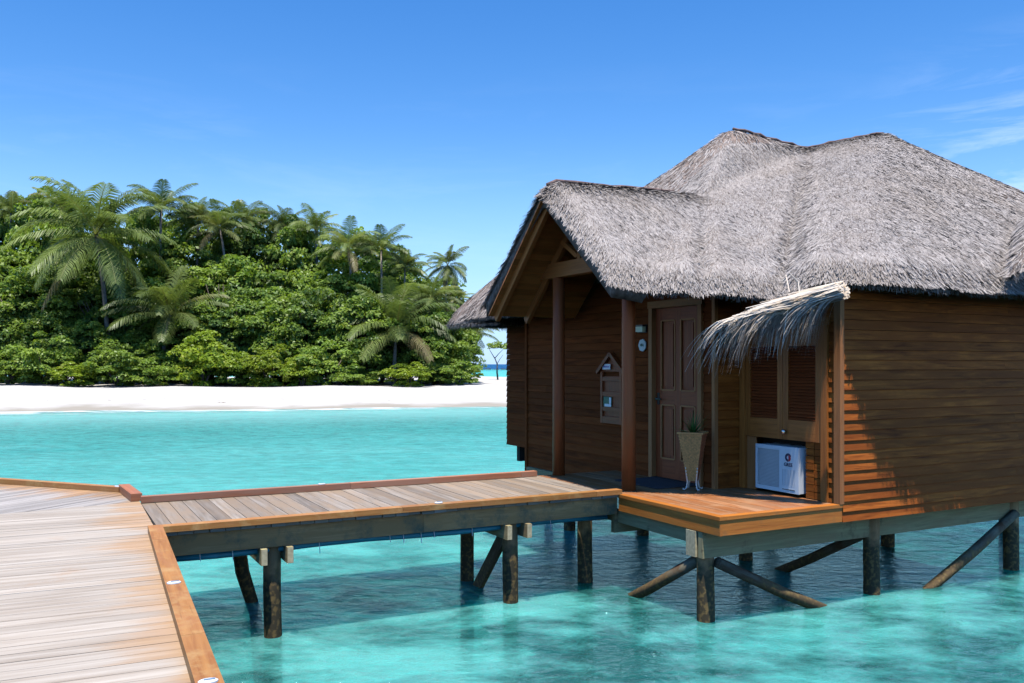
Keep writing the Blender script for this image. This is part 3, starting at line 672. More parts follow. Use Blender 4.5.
for (z0, z1) in ((.28, 1.0), (1.2, zt - .17)):
    for (l, r) in ((a + .12, c_ - .06), (c_ + .06, b - .12)):
        mb = MB(); mb.box(x0 + .022, x1, l, r, z0, z1); mb.box(x0 + .008, x0 + .022, l + .05, r - .05, z0 + .05, z1 - .05); mb.build('door_panel', M['door'], door, bevel=.003)
        mb = MB()
        mb.box(x0 - .006, x0 + .012, l - .012, l + .012, z0, z1); mb.box(x0 - .006, x0 + .012, r - .012, r + .012, z0, z1)
        mb.box(x0 - .005, x0 + .012, l + .012, r - .012, z0 - .01, z0 + .012); mb.box(x0 - .005, x0 + .012, l + .012, r - .012, z1 - .012, z1 + .01); mb.build('panel_moulding', M['trim'], door)
mb = MB(); mb.tube([(x0 - .01, b - .06, 1.08), (x0 - .05, b - .06, 1.08)], .013, 8); mb.tube([(x0 - .05, b - .065, 1.08), (x0 - .05, b - .17, 1.08)], .01, 8); mb.box(x0 - .008, x0 - .001, b - .085, b - .035, 1.0, 1.16); mb.build('door_handle', M['black'], door)
mb = MB(); mb.box(SC1 - .07, SC1 + .05, ts0 + .076, ts1 - .076, .002, .018); mb.build('door_sill', M['darkin'], H)

# louvred cabinet over the cooler ----------------------------
ca, cb = -1.56, -.25; cz0, cz1 = .66, 1.99
mb = MB(); fx0, fx1 = SW - .05, SW + .03
mb.box(fx0, fx1, ca - .045, ca + .045, .004, cz1); mb.box(fx0, fx1, cb - .045, cb + .045, .004, cz1); mb.box(fx0 - .002, fx1, ca - .06, cb + .06, cz1 + .001, cz1 + .08)
cab = mb.build('cabinet_frame', M['cab'], H, bevel=.004)
mid = (ca + cb) / 2 - .02
for (l, r) in ((ca + .048, mid - .003), (mid + .003, cb - .048)):
    mb = MB(); x0, x1 = SW - .035, SW + .0
    st = .085
    lz0, lz1 = .895, 1.76
    mb.box(x0, x1, l, l + st, cz0, cz1 - .005); mb.box(x0, x1, r - st, r, cz0, cz1 - .005)
    mb.box(x0 + .001, x1, l + st, r - st, cz0, lz0); mb.box(x0 + .001, x1, l + st, r - st, lz1, cz1 - .005)
    ld = mb.build('louvred_door', M['cab'], H, bevel=.003)
    mb = MB(); z = lz0 + .02
    while z < lz1 - .01:
        mb.obox((x0 + .018, (l + r) / 2, z), (0, (r - l) / 2 - st, 0), (.016, 0, .013), (.002, 0, -.0025)); z += .036
    mb.build('louvre_slats', M['door'], ld)
    mb = MB(); mb.box(x1 + .001, x1 + .01, l + st - .01, r - st + .01, lz0 - .01, lz1 + .01); mb.build('louvre_backing', M['darkin'], ld)
mb = MB(); mb.tube([(SW - .036, mid - .045, .755), (SW - .055, mid - .045, .755)], .014, 12); mb.tube([(SW - .055, mid - .045, .755), (SW - .07, mid - .045, .755), (SW - .088, mid - .045, .755)], [.02, .032, .02], 14); mb.build('door_knob', M['metal'], cab, smooth=True)
mb = MB(); mb.box(SW + .30, SW + .32, ca, cb, 0, .66); mb.box(SW - .02, SW + .29, ca + .05, cb - .05, .655, .672); mb.build('recess_back', M['darkin'], H)
mb = MB(); mb.box(SW - .005, SW + .015, cb - .20, cb - .047, .004, .655); mb.build('recess_panel', M['trim'], H)
mb = MB(); z = .01
while z < .62:   # stacked cedar blocks at the right of the cooler
    for k in range(2):
        l = ca + .05 + k * .13
        if l + .12 < -1.245: mb.box(SW - .01 + .006 * random.random(), SW + .03, l, l + .122, z, z + .075)
    z += .082
mb.build('side_blocks', M['clad'], H)
mb = MB(); mb.box(SW + .031, SW + .04, ca + .045, -1.25, .004, .65); mb.build('recess_panel', M['clad_shade'], H)
# porch posts and truss --------------------------------------
for t in (.26, 1.93):
    mb = MB(); mb.tube([(.30, t, .002), (.30, t, 1.0), (.30, t, 2.0), (.30, t, 2.752)], [.088, .086, .085, .082], 18, .01); mb.build('porch_post', M['post'], H, smooth=True)
mb = MB(); mb.box(.235, .365, .14, 2.52, 2.755, 2.955); mb.build('tie_beam', M['beam'], H, bevel=.006)
ridge_t = 1.36; rz_in = 3.62
mb = MB(); mb.beam((.30, ridge_t, 2.957), (.30, ridge_t, rz_in - .05), .07, .07, up=(1, 0, 0)); mb.build('king_post', M['beam'], H)
for sgn in (-1, 1):
    mb = MB(); mb.beam((.30, ridge_t + .05 * sgn, 3.0), (.30, ridge_t + .52 * sgn, 3.28), .06, .07, up=(1, 0, 0)); mb.build('truss_strut', M['beam'], H)
SL = .93
def under(t, off=0): return 3.95 - SL * abs(t - 1.36) - .30 - off
for sgn in (-1, 1):
    for s_ in ((-.20, .30) if sgn > 0 else (.02, .30)):
        te = ridge_t + sgn * (1.5 if sgn > 0 else 1.12)
        a_ = Vector((s_, ridge_t + sgn * .02, under(ridge_t) - .045)); b_ = Vector((s_, te, under(te) - .045))
        if s_ > 0: a_.z -= .02; b_.z -= .02
        mb = MB(); mb.beam(a_, b_, .055, .12, up=(1, 0, 0)) if False else mb.obox((a_ + b_) / 2, (b_ - a_) / 2, (.03, 0, 0), Vector((0, SL * sgn, 1)).normalized() * .055); mb.build('rafter', M['beam'], H)
    # boarded ceiling, boards along s
    mb = MB(); k = .0
    dn = Vector((0, sgn, -SL)).normalized(); nn = Vector((0, SL * sgn, 1)).normalized()
    while k < (2.02 if sgn > 0 else 1.50):
        c = Vector((.42 if sgn > 0 else .53, ridge_t, under(ridge_t) + .03)) + dn * (k + .055)
        mb.obox(c, (.74 if sgn > 0 else .62, 0, 0), dn * .0535, nn * .009); k += .11
    mb.build('ceiling_boards', M['ceil'], H)
mb = MB(); mb.box(-.2, 1.2, ridge_t - .03, ridge_t + .03, under(ridge_t) - .12, under(ridge_t) + .0); mb.build('ridge_beam', M['beam'], H)
# pilings ----------------------------------------------------
PIL = [(.10, -1.40), (2.55, -1.46), (5.2, -1.46), (7.8, -1.46), (-.12, .6), (2.5, .6), (5.0, .3), (7.8, .3), (1.5, 3.6), (2.3, 2.7), (5.0, 2.7), (7.8, 2.7), (3.2, 7.2), (5.5, 7.2)]
for (s_, t_) in PIL:
    mb = MB(); zt = -.2 if (s_, t_) != (.10, -1.40) else -.2
    mb.tube([(s_, t_, zt), (s_, t_, -.7), (s_ + .01, t_, -1.3), (s_ + .02, t_, -2.9)], [.092, .094, .096, .09], 14, .08); mb.build('piling', M['pile'], H, smooth=True)
for a_, b_ in (((.16, -1.52, -.52), (1.95, -1.56, -1.32)), ((.08, -1.32, -.52), (.02, .25, -1.42)), ((2.5, -1.4, -.45), (2.5, .3, -1.35)),
               ((5.15, -1.55, -.40), (3.35, -1.58, -1.20)), ((3.35, -1.58, -1.20), (2.3, -1.6, -1.40))):
    mb = MB(); mb.tube([a_, tuple((Vector(a_) + Vector(b_)) / 2 + Vector((0, 0, -.02))), b_], .062, 10, .12); mb.build('brace', M['brace'], H, smooth=True)
mb = MB(); mb.box(-.035, -.005, -1.40, -1.25, -.47, -.2); mb.build('bearer_end', M['capend'], H)

# thatch -----------------------------------------------------
def tri_height(Vt, T, S_, T_):
    Z = np.full(S_.shape, np.nan)
    for a, b, c in T:
        (x1, y1, z1), (x2, y2, z2), (x3, y3, z3) = Vt[a], Vt[b], Vt[c]
        det = (y2 - y3) * (x1 - x3) + (x3 - x2) * (y1 - y3)
        l1 = ((y2 - y3) * (S_ - x3) + (x3 - x2) * (T_ - y3)) / det; l2 = ((y3 - y1) * (S_ - x3) + (x1 - x3) * (T_ - y3)) / det; l3 = 1 - l1 - l2
        ins = (l1 > -.03) & (l2 > -.03) & (l3 > -.03); z = l1 * z1 + l2 * z2 + l3 * z3
        inn = np.minimum(np.minimum(l1, l2), l3)
        if not hasattr(tri_height, 'best') or tri_height.best.shape != S_.shape or tri_height.new: tri_height.best = np.full(S_.shape, -9.); tri_height.new = False
        upd = ins & (inn > tri_height.best) & (tri_height.best < 0)
        Z = np.where(upd, z, Z); tri_height.best = np.where(upd, inn, tri_height.best)
    return Z
def blur(Z, k):
    W_ = (~np.isnan(Z)).astype(float); A = np.nan_to_num(Z)
    for ax in (0, 1):
        a = A.copy(); w = W_.copy(); ker = np.exp(-np.arange(-3 * k, 3 * k + 1) ** 2 / (2. * k * k))
        a = np.apply_along_axis(lambda m_: np.convolve(m_, ker, 'same'), ax, A); w = np.apply_along_axis(lambda m_: np.convolve(m_, ker, 'same'), ax, W_)
        A, W_ = a, w
    return np.where(np.isnan(Z), np.nan, A / np.maximum(W_, 1e-6))
def seg_dist(px, py, poly):
    """distance to and nearest point on a closed polyline, and inside flag"""
    best = np.full(px.shape, 1e9); bx = np.zeros(px.shape); by = np.zeros(px.shape); ins = np.zeros(px.shape, bool)
    for i in range(len(poly)):
        x0, y0 = poly[i][:2]; x1, y1 = poly[(i + 1) % len(poly)][:2]; dx, dy = x1 - x0, y1 - y0
        t = np.clip(((px - x0) * dx + (py - y0) * dy) / (dx * dx + dy * dy), 0, 1); qx, qy = x0 + t * dx, y0 + t * dy
        d = np.hypot(px - qx, py - qy); u = d < best; best = np.where(u, d, best); bx = np.where(u, qx, bx); by = np.where(u, qy, by)
        if y0 != y1: ins ^= ((y0 > py) != (y1 > py)) & (px < (x1 - x0) * (py - y0) / (y1 - y0) + x0)
    return best, bx, by, ins
def smooth_noise(a, b, sc, seed):
    r = np.random.default_rng(seed); z = 0
    for _ in range(6):
        k = r.normal(size=2) * sc; z = z + np.sin(a * k[0] + b * k[1] + r.random() * 6.3)
    return z / 6

HGT = {}
def thatch(name, Vt, T, outline, parent, dens, res=.07, thick=.24, box=None, seed=1, lip=.17, dens_box=None, grooves=()):
    poly = [Vt[i] for i in outline]; xs = [p[0] for p in poly]; ys = [p[1] for p in poly]
    s_ = np.arange(min(xs) - .1, max(xs) + .1, res); t_ = np.arange(min(ys) - .1, max(ys) + .1, res)
    SS, TT = np.meshgrid(s_, t_, indexing='ij')
    d, bx, by, ins = seg_dist(SS, TT, poly)
    # snap the ring just outside to the outline
    near = (~ins) & (d < res * 1.3); PX = np.where(near, bx, SS); PY = np.where(near, by, TT)
    valid = ins | near
    tri_height.new = True; Z = tri_height(Vt, T, PX, PY); Z = np.where(valid, Z, np.nan)
    Zb = blur(Z, 1); d_in = np.where(ins, d, 0); wgt = np.clip(d_in / .4, 0, 1); Z = Z * (1 - wgt) + Zb * wgt
    for (g0, g1, dp) in grooves:
        ax_, ay_ = g1[0] - g0[0], g1[1] - g0[1]; tt = np.clip(((SS - g0[0]) * ax_ + (TT - g0[1]) * ay_) / (ax_ ** 2 + ay_ ** 2), 0, 1); dg = np.hypot(SS - g0[0] - tt * ax_, TT - g0[1] - tt * ay_)
        Z = Z - dp * (.3 + .7 * tt) * np.exp(-(dg / .11) ** 2)
    Z = Z + .014 * smooth_noise(SS, TT, 3.0, seed) + .008 * smooth_noise(SS, TT, 9, seed + 1)
    Z = Z - lip * np.clip(1 - d_in / .24, 0, 1) ** 2
    ok = valid & ~np.isnan(Z)
    n, m = SS.shape; idx = -np.ones((n, m), int); idx[ok] = np.arange(ok.sum())
    P = np.stack([PX[ok], PY[ok], Z[ok]], -1); k = len(P)
    Bz = P.copy(); Bz[:, 2] -= np.where(d_in[ok] < .24, thick * (np.where(P[:, 0] < .0, .8, .25) + np.where(P[:, 0] < .0, .2, .75) * np.clip(d_in[ok] / .24, 0, 1)), thick)
    cell = ok[:-1, :-1] & ok[1:, :-1] & ok[1:, 1:] & ok[:-1, 1:]
    A = idx[:-1, :-1][cell]; B = idx[1:, :-1][cell]; C_ = idx[1:, 1:][cell]; D_ = idx[:-1, 1:][cell]
    top = np.stack([A, B, C_, D_], -1); bot = np.stack([A, D_, C_, B], -1) + k
    ed = {}
    for f in top:
        for i in range(4):
            e = (int(f[i]), int(f[(i + 1) % 4]))
            if (e[1], e[0]) in ed: del ed[(e[1], e[0])]
            else: ed[e] = 1
    side = np.array([[b, a, a + k, b + k] for a, b in ed])
    fs = np.concatenate([top, bot, side]); V_ = np.concatenate([P, Bz])
    me = bpy.data.meshes.new(name); me.from_pydata(V_.tolist(), [], fs.tolist()); me.polygons.foreach_set('use_smooth', [True] * len(fs)); me.materials.append(M['thatch_base'])
    o = bpy.data.objects.new(name, me); COL.objects.link(o); o.parent = parent
    o['_h'] = 0; del o['_h']; HGT[name] = (s_, t_, Z)
    # strands ---------------
    gx, gy = np.gradient(np.where(ok, Z, np.nan), res); gx = np.nan_to_num(gx); gy = np.nan_to_num(gy)
    gx = blur(np.where(ok, gx, np.nan), 2); gy = blur(np.where(ok, gy, np.nan), 2)
    cs = np.argwhere(cell)
    if dens_box is not None:
        w_ = dens_box(s_[cs[:, 0]], t_[cs[:, 1]])
    else: w_ = np.ones(len(cs))
    N_ = int(dens * (w_ * res * res).sum()); pick = rng.choice(len(cs), N_, p=w_ / w_.sum()); c0 = cs[pick]; fu, fv = rng.random(N_), rng.random(N_)
    i0, j0 = c0[:, 0], c0[:, 1]
    def lerp(G): return (G[i0, j0] * (1 - fu) * (1 - fv) + G[i0 + 1, j0] * fu * (1 - fv) + G[i0, j0 + 1] * (1 - fu) * fv + G[i0 + 1, j0 + 1] * fu * fv)
    x, y, z, a, b = lerp(PX), lerp(PY), lerp(Z), lerp(gx), lerp(gy)
    nrm = np.stack([-a, -b, np.ones(N_)], -1); nrm /= np.linalg.norm(nrm, axis=1)[:, None]
    gl = np.hypot(a, b) + 1e-6; dh = np.stack([-a / gl, -b / gl, -gl], -1); dh /= np.linalg.norm(dh, axis=1)[:, None]
    sd = np.cross(nrm, dh); jit = rng.normal(0, .26, N_) + .22 * smooth_noise(x, y, 4, seed + 5); dd = dh * np.cos(jit)[:, None] + sd * np.sin(jit)[:, None]; sd2 = np.cross(nrm, dd)
    Ln = rng.uniform(.05, .17, N_); w = rng.uniform(.0025, .0055, N_); lift = rng.uniform(-.002, .009, N_)
    Pb = np.stack([x, y, z], -1) + nrm * .006; tw = sd2 * w[:, None] + nrm * (rng.normal(0, .5, N_) * w)[:, None]
    Pt = Pb + dd * Ln[:, None] + nrm * lift[:, None]
    Q = np.stack([Pb - tw, Pb + tw, Pt + tw * .5, Pt - tw * .5], 1)
    C = np.stack([np.clip(rng.random(N_) * .75 + .25 * rng.random(), 0, 1), rng.random(N_), rng.random(N_)], -1)
    # fringe hanging from the eave
    per = []; 
    for i in range(len(poly)):
        p, q = np.array(poly[i]), np.array(poly[(i + 1) % len(poly)]); L_ = np.hypot(*(q - p)[:2]); 
        per.append((p, q, L_))
    area = sum(p[0] * q[1] - q[0] * p[1] for p, q, _ in per)
    Qs = [Q]; Cs = [C]
    for p, q, L_ in per:
        nf = int(L_ * 1100); 
        if nf == 0: continue
        f = rng.random(nf); base = p[None] * (1 - f)[:, None] + q[None] * f[:, None]
        tdir = (q - p)[:2] / L_; outn = np.array([tdir[1], -tdir[0]]) * (1 if area > 0 else -1)
        base[:, :2] -= outn[None] * rng.uniform(-.01, .10, nf)[:, None]; base[:, 2] -= lip * .75 + rng.uniform(-.01, thick * .45, nf)
        steep = abs((q - p)[2]) / L_ > .5
        dirv = np.concatenate([outn[None] * rng.uniform(.0, .55, nf)[:, None] + tdir[None] * rng.normal(0, .22, nf)[:, None], -np.ones((nf, 1))], 1); dirv /= np.linalg.norm(dirv, axis=1)[:, None]
        ln = rng.uniform(.02, .085, nf) * (.6 if steep else 1)
        ww = rng.uniform(.002, .005, nf); td = np.array([tdir[0], tdir[1], 0])[None] * ww[:, None]
        e = base + dirv * ln[:, None]; Qs.append(np.stack([base - td, base + td, e + td * .3, e - td * .3], 1)); Cs.append(np.stack([rng.random(nf), rng.random(nf), rng.random(nf)], -1))
    quads_mesh('thatch_strands', np.concatenate(Qs), np.concatenate(Cs), M['thatch'], o)
    return o
zc = 0
VT = {'A': (-.30, -.24, 2.68), 'B': (.04, -.45, 2.60), 'C': (.5, -.85, 2.59), 'V': (1.3, -1.28, 2.50), 'G': (1.50, -1.66, 2.66), 'K': (1.72, -1.90, 2.65), 'K1': (1.92, -2.07, 2.63), 'K2': (2.12, -2.19, 2.62), 'K3': (2.8, -2.32, 2.60),
      'KR': (9.9, -2.36, 2.58), 'KB': (10.2, 6.0, 2.5), 'KC': (6.2, 6.6, 2.5), 'L': (.60, 5.75, 2.56), 'Wv': (.60, 3.0, 2.62), 'Af': (-.30, 3.0, 2.62),
      'R0': (-.27, 1.36, 3.98), 'R1': (2.43, 1.36, 4.05), 'P1': (3.72, 2.2, 5.38), 'P2': (6.35, 1.49, 5.44), 'M': (5.0, 1.85, 5.10)}
TT_ = [('R0', 'A', 'B'), ('R0', 'B', 'R1'), ('B', 'C', 'R1'), ('R1', 'C', 'V'), ('R1', 'V', 'M'), ('R1', 'M', 'P1'), ('M', 'V', 'G'), ('M', 'G', 'P2'), ('P2', 'G', 'K'), ('P2', 'K', 'K1'), ('P2', 'K1', 'K2'), ('P2', 'K2', 'K3'), ('P2', 'K3', 'KR'),
       ('P2', 'KR', 'KB'), ('P2', 'KB', 'KC'), ('P2', 'KC', 'M'), ('M', 'KC', 'P1'), ('P1', 'KC', 'L'), ('P1', 'L', 'Wv'), ('P1', 'Wv', 'R1'), ('R1', 'Wv', 'Af'), ('R1', 'Af', 'R0')]
def dmain(s_, t_):
    vis = (t_ < 1.9) | (s_ < .2) ; return np.where(vis, 1.0, .12) * np.where(s_ > 6.6, .25, 1.0)
roof = thatch('thatch_roof', VT, TT_, ['A', 'B', 'C', 'V', 'G', 'K', 'K1', 'K2', 'K3', 'KR', 'KB', 'KC', 'L', 'Wv', 'Af', 'R0'], H, 9500, seed=3, dens_box=dmain, grooves=[((4.9, 1.7), (1.3, -1.28), .13), ((2.43, 1.36), (.5, -.85), .08)])
VW = {'a': (1.40, 5.9, 2.56), 'b': (1.40, 8.3, 2.56), 'c': (6.2, 8.5, 2.56), 'd': (6.2, 5.9, 2.56), 'p': (3.7, 7.0, 4.75)}
thatch('wing_thatch_roof', VW, [('a', 'p', 'b'), ('b', 'p', 'c'), ('c', 'p', 'd'), ('d', 'p', 'a')], ['a', 'd', 'c', 'b'], H, 900, seed=9)
VH = {'a': (3.42, -2.6, 2.70), 'b': (4.8, -1.7, 3.15), 'r0': (5.4, -2.65, 3.5), 'r1': (5.4, -1.5, 3.6), 'c': (7.4, -2.6, 2.70), 'd': (6.4, -1.6, 3.15)}
thatch('hood_thatch_roof', VH, [('a', 'r0', 'r1'), ('a', 'r1', 'b'), ('c', 'r1', 'r0'), ('c', 'd', 'r1')], ['a', 'r0', 'c', 'd', 'r1', 'b'], H, 2600, seed=11)
# ridge caps: battens and dark netting strips on the ridges
def ridge_strip(a, b, w, off, mat, name, sag=0):
    a, b = Vector(a), Vector(b); n = 14; pts = []
    gs, gt, gz = HGT['thatch_roof']
    for i in range(n + 1):
        p = a.lerp(b, i / n); z = gz[np.abs(gs - p.x).argmin(), np.abs(gt - p.y).argmin()]
        pts.append(Vector((p.x, p.y + .01 * math.sin(i * 2.1), (p.z if math.isnan(z) else float(z)) + w * .9)))
    mb = MB(); mb.tube(pts, w, 8, .3); return mb.build(name, mat, roof, smooth=True)
M['cap'] = simple('ridge_batten', (.16, .10, .085), .8, noise=.5, nscale=9)
M['net'] = simple('ridge_netting', (.07, .11, .2), .7, noise=.5, nscale=15)
ridge_strip((-.22, 1.36, 3.97), (1.85, 1.36, 4.0), .025, .0, M['cap'], 'ridge_batten')
ridge_strip((3.72, 2.2, 5.27), (5.0, 1.85, 5.09), .024, .02, M['cap'], 'ridge_batten', .05)
ridge_strip((5.0, 1.85, 5.09), (6.35, 1.49, 5.31), .024, .02, M['cap'], 'ridge_batten', .05)

# ------------------------------------------------------------------ things on the porch (all placed in the hut frame)
def hp(s_, t_, z=0): q = Vector((EX, EY, 0)) + U * s_ + V * t_; return (q.x, q.y, z)

# fallen thatch bundle hanging from the eave
TB = empty('thatch_bundle', hp(1.32, -2.13, 2.32), ANG, 'pale loose bundle of thatch hanging from the eave above the louvred cabinet', 'thatch bundle')
def bundle():
    a = np.array([0, 0, 0.]); b = np.array([-.48, 1.18, -.30]); L_ = np.linalg.norm(b); ax = b / L_
    side = np.cross(ax, [0, 0, 1]); side /= np.linalg.norm(side); up = np.cross(side, ax)
    Q = []; C = []
    for tf in range(110):
        f0t = rng.random() ** 1.2 * .8; tht = rng.random() * 6.283; on_t = rng.uniform(.12, 1.0) * L_; dr_t = rng.uniform(.5, 1.5); dj = side * rng.normal(0, .16) + up * rng.normal(0, .05); ln_t = rng.uniform(.28, .92); shade = rng.random()
        for q_ in range(14):
            f0 = f0t + rng.normal(0, .02); th = tht + rng.normal(0, .25); r = (.115 - .06 * f0) * rng.uniform(.5, 1.1)
            p = a + ax * (max(f0, 0) * L_ * (.0 if f0t < .22 else 1) + rng.uniform(-.04, .05)) + side * r * math.cos(th) + up * r * math.sin(th) * .8
            d = ax + dj + side * rng.normal(0, .03); d /= np.linalg.norm(d); w = rng.uniform(.003, .010); ln = ln_t * rng.uniform(.8, 1.15); seg = 6; pts = [p]; q = p.copy(); tr = f0 * L_
            wt = side * w * .5 + up * w * .8; on = on_t + rng.normal(0, .03)
            for k in range(seg):
                q = q + d * ln / seg; tr += ln / seg
                if tr > on: d = d + np.array([0, 0, -1.]) * .55 * dr_t + rng.normal(0, .03, 3); d /= np.linalg.norm(d)
                pts.append(q.copy())
            c = (np.clip(shade + rng.normal(0, .2), 0, 1), rng.random(), 0)
            for k in range(seg):
                k0, k1 = 1 - k / seg * .6, 1 - (k + 1) / seg * .6
                Q.append([pts[k] - wt * k0, pts[k] + wt * k0, pts[k + 1] + wt * k1, pts[k + 1] - wt * k1]); C.append(c)
    for i in range(110):   # straight strands hanging from the lower side
        f = rng.uniform(.2, 1.15); p = a + ax * f * L_ + side * rng.normal(0, .04) + np.array([0, 0, -.04])
        d = np.array([0, 0, -1.]) + ax * rng.uniform(.1, .7) + side * rng.normal(0, .06); d /= np.linalg.norm(d); w = rng.uniform(.004, .011); ln = rng.uniform(.15, .55); q = p + d * ln * .5; d2 = d + np.array([0, 0, -.6]); d2 /= np.linalg.norm(d2); e = q + d2 * ln * .5
        wt = side * w * .5 + ax * w * .8; c = (rng.random(), rng.random(), 0)
        Q.append([p - wt, p + wt, q + wt * .8, q - wt * .8]); C.append(c); Q.append([q - wt * .8, q + wt * .8, e + wt * .2, e - wt * .2]); C.append(c)
    quads_mesh('loose_strands', np.array(Q), np.array(C), M['thatch_pale'], TB)
    mb = MB(); pts = [Vector(a) + Vector(ax) * f * L_ for f in (-.005, .1, .3, .5, .7)]; mb.tube(pts, [.05, .085, .08, .06, .03], 16, .12); mb.build('bound_core', M['thatch_pale'], TB, smooth=True)
    # the tie
    mb = MB(); mb.tube([(-.22, .62, .14), (-.2, .55, .22), (-.12, .5, .12), (-.15, .45, -.02)], .008, 6); mb.tube([(-.2, .6, .2), (-.27, .5, .08), (-.3, .45, .0)], .007, 6); mb.build('tie', M['thatch_pale'], TB)
bundle()

# window air cooler
AC = empty('air_conditioner', hp(SW, -.86, .0), ANG, 'white box air conditioner set in the recess below the louvred cabinet doors', 'air conditioner')
aw = .345; z0, z1 = .045, .575; fx = -.07
mb = MB(); mb.box(fx + .03, .26, -aw, aw, z0, z1); mb.build('casing', M['white'], AC, bevel=.008)
mb = MB(); mb.box(fx, fx + .029, -aw - .004, -aw + .30, z0 - .003, z1 + .003); mb.box(fx + .001, fx + .029, -aw + .30, aw + .004, z1 - .045, z1 + .003); mb.box(fx + .001, fx + .029, -aw + .30, aw + .004, z0 - .003, z0 + .045); mb.box(fx + .001, fx + .029, aw - .03, aw + .004, z0 + .045, z1 - .045); mb.build('front_panel', M['white'], AC, bevel=.005)
mb = MB(); z = z0 + .052
while z < z1 - .05: mb.box(fx + .008, fx + .022, -aw + .302, aw - .032, z, z + .010); z += .0165
mb.build('grille', M['offwhite'], AC)
mb = MB(); mb.box(fx + .0225, fx + .029, -aw + .302, aw - .032, z0 + .047, z1 - .047); mb.build('grille_backing', M['offwhite'], AC)
mb = MB(); 
for k in range(9): mb.box(fx - .003, fx - .0005, -aw + .05 + k * .024, -aw + .054 + k * .024, z0 + .08, z0 + .27)
mb.build('vent_slots', M['offwhite'], AC)
mb = MB(); mb.box(fx - .003, fx - .0005, -aw + .05, -aw + .25, z0 + .03, z0 + .038); mb.build('control_strip', M['black'], AC)
def disc_ring(mb, cy, cz, x, r0, r1, a0, a1, n=26):
    th = .002
    for i in range(n):
        t0 = a0 + (a1 - a0) * i / n; t1 = a0 + (a1 - a0) * (i + 1) / n
        # y grows to the viewer's left here
        P = lambda r, t: (x, cy - r * math.cos(t), cz + r * math.sin(t))
        mb.face([P(r0, t0), P(r1, t0), P(r1, t1), P(r0, t1)], [(0, 0)] * 4, (.5, .5, .5, 1))
cy, cz = -aw + .155, z1 - .12
mb = MB(); disc_ring(mb, cy, cz, fx - .003, .022, .05, R(20), R(270)); mb.build('logo_ring', M['navy'], AC)
mb = MB(); disc_ring(mb, cy - .006, cz - .008, fx - .004, .0, .036, R(-95), R(95)); mb.build('logo_mark', M['red'], AC)
def face_u(x, y, z): # text plane facing -s, reading left to right = -t
    return Matrix(((0, 0, -1, x), (-1, 0, 0, y), (0, 1, 0, z), (0, 0, 0, 1)))
text_mesh('GREE', .058, M['navy'], 'logo_lettering', AC, face_u(fx - .003, cy, cz - .085))

# number plaque
SG = empty('number_plaque', hp(SC1 - .035, 1.31, 1.81), ANG, 'pale scalloped round plaque with green number 401 beside the door', 'plaque')
mb = MB(); n = 64; pr = [(.083 * (1 + .045 * math.cos(7 * 2 * math.pi * i / n)) * math.cos(2 * math.pi * i / n), .083 * (1 + .045 * math.cos(7 * 2 * math.pi * i / n)) * math.sin(2 * math.pi * i / n)) for i in range(n)]
vs = [(-.012, y, z) for y, z in pr] + [(0, y, z) for y, z in pr]; fs = [list(range(n)), [n + i for i in range(n)][::-1]] + [[i, (i + 1) % n, n + (i + 1) % n, n + i][::-1] for i in range(n)]
fs[0] = fs[0][::-1]
mb.poly(vs, fs, lambda p, f: (p[1], p[2]), (.5, .5, .5, 1)); mb.build('plate', M['signface'], SG)
text_mesh('401', .055, M['green'], 'numerals', SG, face_u(-.0145, 0, .0))

# bulkhead lamp
LP = empty('wall_lamp', hp(SC1 - .03, 1.31, 2.04), ANG, 'small bulkhead wall lamp with black hood and pale yellow cover above the number plaque', 'lamp')
mb = MB(); mb.box(-.02, .0, -.10, .10, -.055, .055); mb.box(-.085, -.02, -.098, .098, .03, .052); mb.build('housing', M['black'], LP, bevel=.006)
mb = MB(); mb.box(-.075, -.021, -.085, .085, -.045, .028); mb.build('cover', M['lampglass'], LP, bevel=.015)

# notice board
NB = empty('notice_board', hp(SC1 - .034, 2.04, 0), ANG, 'small house-shaped wooden notice board on the porch wall, half behind the near post', 'notice board')
mb = MB(); b0, b1 = -.27, .27
mb.box(-.04, 0, b0, b0 + .05, .68, 1.44); mb.box(-.04, 0, b1 - .05, b1, .68, 1.44)
for z in (.68, .86, 1.08, 1.30): mb.box(-.038, 0, b0 + .051, b1 - .051, z, z + (.06 if z != .68 else .10))
mb.build('frame', M['door'], NB, bevel=.003)
mb = MB(); mb.box(-.012, .0, b0 + .05, b1 - .05, .69, 1.62 - .25); mb.poly([(-.02, b0, 1.44), (-.02, b1, 1.44), (-.02, 0, 1.66), (0, b0, 1.44), (0, b1, 1.44), (0, 0, 1.66)], [[0, 2, 1], [3, 4, 5], [0, 1, 4, 3], [1, 2, 5, 4], [2, 0, 3, 5]], lambda p, f: (p[1], p[2]), (.3, .5, .5, 1)); mb.build('back_panel', M['door'], NB)
for sg in (-1, 1):
    mb = MB(); mb.beam((-.035, 0, 1.70), (-.035, sg * .34, 1.42), .05, .07, up=(1, 0, 0)); mb.build('roof_board', M['door'], NB)
mb = MB(); mb.box(-.048, -.041, .0, .20, 1.47, 1.55); lab = mb.build('paper_label', M['plate'], NB)
mb = MB()      # the printed line is too small to read in the photograph: short dark strokes only
for k in range(9): mb.box(-.0497, -.0485, .022 + k * .0175, .034 + k * .0175, 1.499, 1.521)
mb.build('printed_line', M['violet'], lab)
mb = MB(); mb.box(-.030, -.013, -.0, .20, .925, 1.07); ph = mb.build('photo_panel', M['green'], NB)
mb = MB(); mb.box(-.032, -.0305, -.0, .17, .925, .965); mb.box(-.032, -.0305, -.0, .05, .967, 1.06); mb.build('paper_card', M['plate'], ph)

